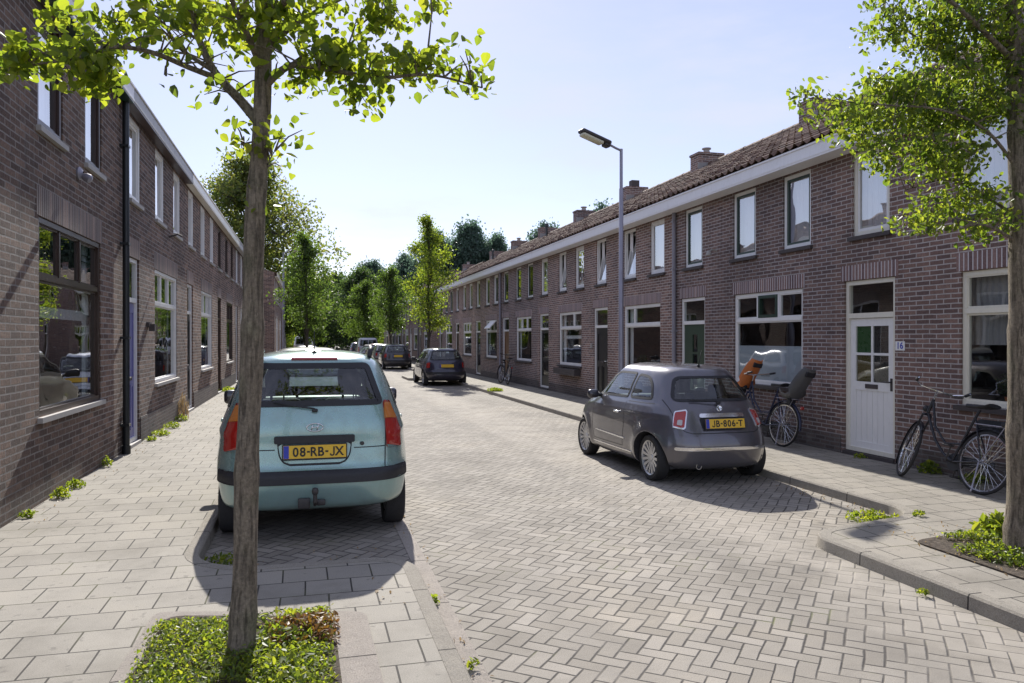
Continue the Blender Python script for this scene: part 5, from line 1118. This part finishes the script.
tuft(5.25,6.20,0.0,.24,.10,420,34,'pale weeds in the corner of the right kerb behind the graphite car',size=.035)
tuft(5.48,5.05,PZ,.17,.22,330,35,'bright leafy weed left of the right hand tree trunk',size=.06)
tuft(7.40,7.75,PZ,.14,.16,160,36,'weed at the right wall between bicycle wheels, nearer the front wheel',size=.055)
tuft(7.38,7.1,PZ,.16,.12,150,37,'dark weed at the right wall behind the bicycle pedals',size=.05)
tuft(7.42,9.0,PZ,.10,.06,60,38,'tiny weed below the white front door',size=.04)
tuft(5.75,23.5,PZ,.26,.12,420,39,'low weeds on the right kerb in front of the violet blue hatchback',size=.05)
tuft(.84,3.95,.01,.035,.05,30,40,'tiny weed in the gutter joint nearest the camera',size=.03)
tuft(.80,5.0,.01,.04,.05,30,41,'tiny weed in the gutter joint behind the teal car',size=.03)
tuft(4.05,4.3,.01,.04,.04,30,42,'tiny weed against the right kerb face nearest the camera',size=.03)
tuft(5.5,5.9,PZ,.06,.05,50,43,'tiny weed on the right pavement beside the kerb corner',size=.03)
# loose dead leaves and grit lying along kerbs
rng=np.random.default_rng(77); C=[]
for (x0,x1,y0,y1,z,n) in ((5.35,5.6,6.2,11,.01,130),(LW+.05,LW+.35,7,24,PZ+.006,160),(.78,.95,3,12,.012,70),(4.6,5.5,3.4,5.6,PZ+.02,120),(-.9,.6,5.9,6.5,.01,60),(.3,.6,4.7,5.6,PZ+.006,8)):
    for i in range(n): C.append((rng.uniform(x0,x1),rng.uniform(y0,y1),z+.004*rng.random()))
o=leaf_cloud('fallen_leaves',np.array(C),.022,DRY,None,rng,droop=0,flat=.97,aspect=.6); tag(o,'dry fallen leaves scattered along the kerbs and wall foot',kind='stuff')
# ------------------------------------------------------------------ trees
def limb(mb,pts,r0,r1,n=9):
    pts=[Vector(p) for p in pts]; P=[]; 
    for i in range(len(pts)-1):
        a=pts[max(i-1,0)]; b=pts[i]; c=pts[i+1]; d=pts[min(i+2,len(pts)-1)]
        for k in range(4):
            t=k/4; P.append(.5*((2*b)+(c-a)*t+(2*a-5*b+4*c-d)*t*t+(3*b-a-3*c+d)*t**3))
    P.append(pts[-1]); m=len(P); mb.tube(P,[r0+(r1-r0)*(i/(m-1)) for i in range(m)],n); return P
def photo_tree(name,label,base,trunkpts,radii,branches,blobs,leafsize,mat,seed,extra=None,droop=.55,aspect=.62,group=None,spread=1.35):
    root=empty(name,base,label,'tree',group); B=Vector(base); rng=np.random.default_rng(seed); rr=random.Random(seed)
    mb=MB(); P=[Vector(p)-B for p in trunkpts]; Q=[]; R_=[]
    for i in range(len(P)-1):
        for k in range(16):
            t=k/16; q=P[i].lerp(P[i+1],t); Q.append(q+Vector((math.sin(q.z*5)*.005,math.cos(q.z*4)*.005,0))); r=radii[i]*(1-t)+radii[i+1]*t; R_.append(r*(1+.04*math.sin(q.z*9)+.09*math.exp(-(((q.z*1.35+.2)%1-.5)/.06)**2)+.28*math.exp(-max(0,q.z)/.06)))
    Q.append(P[-1]); R_.append(radii[-1]); mb.tube(Q,R_,18); tips=[]
    mb2=MB(); BP=[]
    for (pts,r0,r1) in branches:
        pp=limb(mb2,[Vector(p)-B for p in pts],r0,r1)
        BP+=pp[2:]
        for i in range(3,len(pp)-1,2):     # twigs
            for q in range(2):
                d=Vector(rvec(1,rng)[0]); d.z=abs(d.z)*.3+.1; e=pp[i]+d*rr.uniform(.12,.32); mb2.tube([pp[i],(pp[i]+e)/2+Vector((0,0,.02)),e],[.006,.004,.002],5); tips.append(e)
    mb.build('trunk',BARK,root,smooth=60)
    BPa=np.array(BP); tw=MB()
    C=[]
    for (c,rad3,n) in blobs:
        c=Vector(c)-B; ncl=max(3,n//22); cc=rvec(ncl,rng)*(rng.random(ncl)**.45)[:,None]*np.array(rad3)+np.array(c)
        for q in cc:
            dd=np.linalg.norm(BPa-q,axis=1); k0=int(dd.argmin())
            if dd[k0]<.75:
                A0=Vector(BPa[k0]); Q0=Vector(q); M0=A0.lerp(Q0,.5)+Vector((0,0,.05)); tw.tube([A0,M0,Q0],[.0055,.0035,.0018],4,False); BPa=np.vstack([BPa,np.array(M0)[None],np.array(Q0)[None]])
            k=int(n/ncl); s_=leafsize*spread; C.append(q+rng.normal(size=(k,3)).clip(-1.3,1.3)*s_*np.array([1,1,.75]))
    for e in tips: C.append(np.array(e)+rng.normal(size=(7,3))*leafsize*1.1)
    mb2.add(tw.v,tw.f); mb2.build('branches',BARK,root,smooth=60)
    C=np.concatenate(C); leaf_cloud('crown',C,leafsize,mat,root,rng,droop=droop,flat=.35,aspect=aspect); return root
Z1=4.0
def A(u,v,dz=0.0,Z=Z1): return at(u,v,Z+dz)
tb=(-.335,4.18,PZ)
t1=[Vector(tb)+Vector((0,0,-.05)),A(247,500),A(251,350),A(256,220),A(261,120),A(266,0),A(268,-120),A(262,-300)]
br1=[([A(259,122),A(240,100,.05),A(215,72,.1),A(196,30,.15),A(185,-20,.2)],.030,.012),([A(222,80,.1),A(190,68,.0),A(150,52,-.15),A(112,48,-.25),A(70,60,-.3),A(20,66,-.3)],.017,.004),
 ([A(215,72,.1),A(180,48,.25),A(160,20,.3),A(120,-5,.35)],.014,.005),([A(264,88),A(280,72,-.05),A(297,65,-.1),A(330,70,-.1),A(380,78,-.05),A(430,75,.0),A(482,88,.05)],.022,.004),
 ([A(266,55),A(290,28,.2),A(330,5,.4),A(380,-20,.5)],.022,.006),([A(262,70),A(250,40,-.2),A(232,0,-.4),A(215,-60,-.5)],.02,.008),([A(267,20),A(300,-10,-.3),A(350,-40,-.4),A(420,-50,-.4)],.02,.006),([A(267,-60),A(230,-110,.3),A(170,-170,.4)],.022,.006),([A(267,-40),A(330,-100,.3),A(400,-160,.4)],.022,.006),
 ([A(258,165),A(248,152,.0),A(241,143,.0)],.004,.002),([A(259,190),A(270,160,.0),A(276,150,.02)],.004,.002)]
def bl(u,v,r,ry,n,dz=0,rd=.3,Z=Z1): 
    p=A(u,v,dz,Z); return (p,(r/F*Z,rd,ry/F*Z),n)
bl1=[bl(60,48,42,14,130,-.3),bl(95,70,24,16,130,-.25,.2),bl(16,66,26,12,130,-.3,.15),bl(106,88,13,9,50,-.25,.12),bl(125,30,34,12,120,.1,.2),bl(170,12,36,12,120,.15,.2),bl(215,18,26,18,130,.1,.2),bl(75,28,22,12,70,-.1,.2),bl(60,80,18,8,30,-.3,.12),
 bl(245,25,22,20,120,-.1,.2),bl(298,22,36,20,230,.0,.3),bl(345,60,30,22,260,-.05,.2),bl(362,92,20,15,130,-.05,.15),bl(300,80,12,12,50,0,.1),bl(402,70,28,12,150,0,.18),bl(432,56,14,10,70,0,.12),bl(470,80,17,8,55,.05,.10),bl(440,-2,22,6,60,.2,.15),bl(378,20,34,16,190,.15,.25),bl(340,-12,40,12,150,.2,.3),bl(262,-60,80,22,300,0,.5),bl(400,-50,40,16,160,.2,.4),bl(130,-60,70,20,200,0,.4),bl(262,-130,150,50,800,.1,1.0),bl(262,-230,120,60,700,.1,.9),
 bl(262,160,10,12,20,.0,.06),bl(262,196,7,9,12,.0,.05),bl(243,148,5,4,5,0,.03),bl(166,76,5,4,4,.0,.02)]
photo_tree('street_tree','near left street tree with slender leaning trunk and large heart shaped leaves',tb,t1,[.066,.060,.057,.050,.044,.038,.033,.02],br1,bl1,.048,LEAF1,11,aspect=.78)
Z2=5.72
def B2(u,v,dz=0): return at(u,v,Z2+dz)
tb2=tuple(B2(1024,560)); tb2=(tb2[0],tb2[1],PZ)
t2=[Vector(tb2)+Vector((0,0,-.05)),B2(1022,450),B2(1022,330),B2(1021,200),B2(1018,90),B2(1008,-20),B2(1004,-160),B2(1000,-300)]
br2=[([B2(1014,215),B2(990,200,.1),B2(950,180,.2),B2(905,190,.3)],.013,.004),([B2(1014,165),B2(985,130,-.1),B2(940,110,-.2),B2(880,105,-.3),B2(805,98,-.35)],.014,.003),([B2(1014,120),B2(970,70,.2),B2(920,40,.3),B2(880,15,.3)],.015,.004),([B2(1012,60),B2(960,10,-.3),B2(900,-40,-.4)],.024,.006),([B2(1013,180),B2(1060,150,.1),B2(1120,120,.2)],.022,.005),([B2(1013,100),B2(1070,40,-.2),B2(1150,0,-.3)],.024,.006),([B2(1006,-20),B2(950,-100,.2),B2(910,-180,.2)],.022,.006),([B2(1006,-40),B2(1070,-120,-.2),B2(1110,-200,-.2)],.022,.006),([B2(1014,240),B2(985,225,-.2),B2(960,228,-.3)],.014,.004)]
def b2(u,v,r,ry,n,dz=0,rd=.4): p=B2(u,v,dz); return (p,(r/F*Z2,rd,ry/F*Z2),n)
bl2=[b2(950,30,55,38,1500,.1),b2(900,95,48,26,900,0),b2(870,130,38,22,560,-.1,.3),b2(835,112,26,12,170,-.3,.2),b2(806,98,10,6,40,-.35,.1),b2(950,105,50,38,1500,.1),b2(940,165,42,20,560,.1),b2(905,155,32,18,330,0),b2(955,205,42,16,480,.15),b2(985,228,30,10,200,.0),b2(925,222,22,12,190,.2),b2(1000,70,35,60,1100,.1),b2(1000,-20,70,40,1200,0,.7),b2(880,20,26,26,330,.2),b2(1060,60,60,80,1600,0,.7),b2(1060,180,45,40,500,.1),b2(1100,120,50,50,700,.1),b2(1000,-120,120,60,1600,0,1.0),b2(1000,-220,90,60,1000,0,.8)]
photo_tree('street_tree','near right street tree with straight trunk and dense small yellow green leaves',tb2,t2,[.125,.098,.088,.080,.070,.055,.042,.02],br2,[(c,r,int(n*1.25)) for c,r,n in bl2],.041,LEAF2,12,aspect=.62,spread=1.75)
def gen_tree(name,label,x,y,h,cr,cz0,leafn,leafsize,mat,seed,trunk_r=.10,lobes=9,group=None,squash=1.0,barkm=BARKF,top_spike=False,z0=PZ,cat='tree'):
    root=empty(name,(x,y,z0),label,cat,group); rng=np.random.default_rng(seed); rr=random.Random(seed); m=MB()
    tp=[Vector((0,0,-.1))]+[Vector((rr.uniform(-.04,.04)*h*.15*i,rr.uniform(-.04,.04)*h*.15*i,h*i/6)) for i in range(1,6)]+[Vector((0,0,h*.93))]
    m.tube(tp,[trunk_r*(1.15 if i==0 else 1-.13*i) for i in range(7)],10); C=[]; hc=h-cz0
    for i in range(lobes):
        f=(i+.5)/lobes; z=cz0+hc*f; rad_=cr*(math.sin(math.pi*min(1,(f*.85+.12)))**.7)*(1-.35*f); a=i*2.4+rr.uniform(-.4,.4); d=rad_*rr.uniform(.45,.8)
        c=Vector((math.cos(a)*d,math.sin(a)*d,z)); zb=max(cz0*.75,z-hc*.28); b0=Vector((0,0,zb)); m.tube([b0,b0.lerp(c,.5)+Vector((0,0,.04*h)),c],[trunk_r*.45,trunk_r*.25,trunk_r*.08],6)
        lr=rad_*rr.uniform(.42,.62); n=int(leafn/lobes); ncl=max(5,n//18); q=rvec(ncl,rng)*(rng.random(ncl)**.35)[:,None]*np.array([lr,lr,lr*.75*squash])+np.array(c)
        for p in q: C.append(p+rng.normal(size=(n//ncl,3))*leafsize*1.6)
        for e in q[::3]: m.tube([c,Vector(e)],[trunk_r*.10,trunk_r*.03],4,False)
    n=int(leafn*.35); f=rng.random(n)**.8; zz=cz0*.9+(h*.99-cz0*.9)*f; rr_=cr*.62*np.sin(np.pi*np.clip(f*.8+.16,0,1))**.8*(1-.45*f)*np.sqrt(rng.random(n)); aa=rng.random(n)*6.283; lump=.75+.5*np.sin(aa*3+zz*2.1*9/h)*np.sin(zz*14/h*1.7); C.append(np.stack([np.cos(aa)*rr_*lump,np.sin(aa)*rr_*lump,zz],1))
    if False: n=int(leafn*.06); C.append(np.stack([rng.normal(size=n)*cr*.09,rng.normal(size=n)*cr*.09,h*(.86+.15*rng.random(n))],1))
    m.build('trunk',barkm,root,smooth=60); leaf_cloud('crown',np.concatenate(C),leafsize,mat,root,rng,simple=True,flat=.3,aspect=.7); return root
def copy_tree(src,x,y,sc,rz,label,group):
    r=src.copy(); COL.objects.link(r); r.location=(x,y,r.location.z); r.rotation_euler=(0,0,rz); r.scale=sc; r['label']=label; r['group']=group
    for o in src.children:
        c=o.copy(); COL.objects.link(c); c.parent=r
    return r
gen_tree('street_tree','slim yellow green street tree standing behind the violet blue hatchback',5.2,33.6,7.0,1.35,2.2,8000,.085,LEAF2,21,.075,13,'slim street trees further down the street',top_spike=True)
gen_tree('street_tree','slim street tree further down the right side before the far brick row',5.3,50.4,6.2,1.5,2.3,6500,.11,LEAFM,22,.08,11,'slim street trees further down the street')
gen_tree('street_tree','slim street tree on the left island beyond the parked cars',-.05,35.0,6.2,1.4,2.3,6500,.095,LEAFM,23,.08,13,'slim street trees further down the street')
gen_tree('street_tree','slim street tree on the left side far down by the second row',-.2,61.8,6.8,2.2,1.8,8000,.15,LEAFM,24,.1,11,'slim street trees further down the street')
gen_tree('street_tree','furthest slim street tree on the right side before the dark woods',5.0,69.5,6.6,2.3,1.8,8000,.15,LEAFM,25,.1,11,'slim street trees further down the street')
gen_tree('big_tree','tall broad tree with autumn tinged crown rising behind the far left row',-4.8,72,17.6,8.2,4.5,24000,.27,LEAFA,26,.3,22,'tall trees behind the houses')
G='trees closing the end of the street'
D1=gen_tree('dark_tree','dark tree at the end of the street left of centre, lowest of the group',0,118,11,6.4,1.0,18000,.32,LEAFD,31,.3,18,G)
copy_tree(D1,7.5,112,(.95,.95,1.0),1.3,'dark tree at the end of the street above the parked cars',G)
copy_tree(D1,-9,110,(1,1,1.05),2.1,'dark tree at the end of the street behind the far left houses',G)
copy_tree(D1,3.5,132,(1.2,1.2,1.1),3.0,'dark tree deepest in shade straight ahead',G)
copy_tree(D1,14,126,(1.1,1.1,.95),4.2,'dark tree behind the far right houses',G)
G2='blue green trees behind the right roofs'
D2=gen_tree('tall_tree','tall hazy blue green tree right of the street end, beside the slim street tree',19,115,17.0,6.2,3.0,20000,.34,LEAFB,32,.35,24,G2,squash=1.2)
copy_tree(D2,23.5,112,(1.0,1.0,1.08),1.1,'tallest hazy blue green tree over the roofs right of the slim street tree',G2)
copy_tree(D2,27,110,(.75,.75,.97),2.4,'hazy blue green tree over the roofs, right edge of the tall clump',G2)
copy_tree(D2,31,98,(.8,.8,.97),3.3,'hazy blue green tree top peeping over the middle roof ridge',G2)
copy_tree(D2,37,92,(.85,.85,1.07),4.0,'hazy blue green tree top behind the roof vents, just left of the lamp head',G2)
copy_tree(D2,15,120,(.8,.8,.84),5.1,'lower hazy blue green tree above the far red car, left of the clump',G2)
copy_tree(D2,10,124,(.9,.9,.80),.6,'rounded hazy blue green tree in the middle above the street end',G2)
h1=gen_tree('bright_bush','bright green bush in sunlight beside the far left lamp post',-3.0,98,4.2,2.6,.3,5000,.2,LEAF2,41,.1,8,'sunlit bushes at the street end',cat='bush')
copy_tree(h1,9.8,96,(.9,.9,.9),2.0,'bright green bush in sunlight at the end of the right row','sunlit bushes at the street end')
rngw=np.random.default_rng(55); C=[]
for i in range(9000): C.append((rngw.uniform(-60,75),rngw.uniform(138,150),abs(rngw.normal())*3.2+rngw.random()*2))
o=leaf_cloud('woods',np.array(C),.9,LEAFD,None,rngw,simple=True,flat=.3,aspect=.8); tag(o,'dense dark wood closing the far end of the street',kind='stuff')


def potted_plant(x,y,z,label,pot,seed,n=160):
    r=empty('potted_plant',(x,y,z),label,'plant'); m=MB(); m.lathe([(0,0),(.055,0),(.075,.12),(.08,.125),(.07,.125),(.06,.10),(0,.10)],18); m.build('pot',pot,r,smooth=40)
    rng=np.random.default_rng(seed); C=rvec(n,rng)*(rng.random(n)**.5)[:,None]*np.array([.11,.22,.14])+np.array([0,0,.27]); leaf_cloud('leaves',C,.06,LEAFD,r,rng,flat=.3); m=MB()
    for k in range(5): m.tube([(0,0,.10),(.02*math.sin(k*2),.05*math.cos(k*2),.18),(.05*math.sin(k*2),.13*math.cos(k*2),.30)],.004,5)
    m.build('stems',LEAFD,r)
SH=MB(); h=R[0][0]; h.box(SH,.8,2.7,-.42,-.14,.93,.96); h.part('window_ledge',SH,WHITE)
SH=MB(); h=R[2][0]; h.box(SH,.8,2.7,-.42,-.14,.93,.96); h.part('window_ledge',SH,WHITE)
potted_plant(7.77,6.95,.96,'leafy potted plant in red pot behind the nearest right window',ORG,91)
potted_plant(7.77,6.35,.96,'bushy potted plant on the ledge behind the nearest right window, nearer the trunk',SILLL,92)
potted_plant(7.77,16.9,.96,'flowering pot plant in the window behind the lamp post',SILLL,93,120)
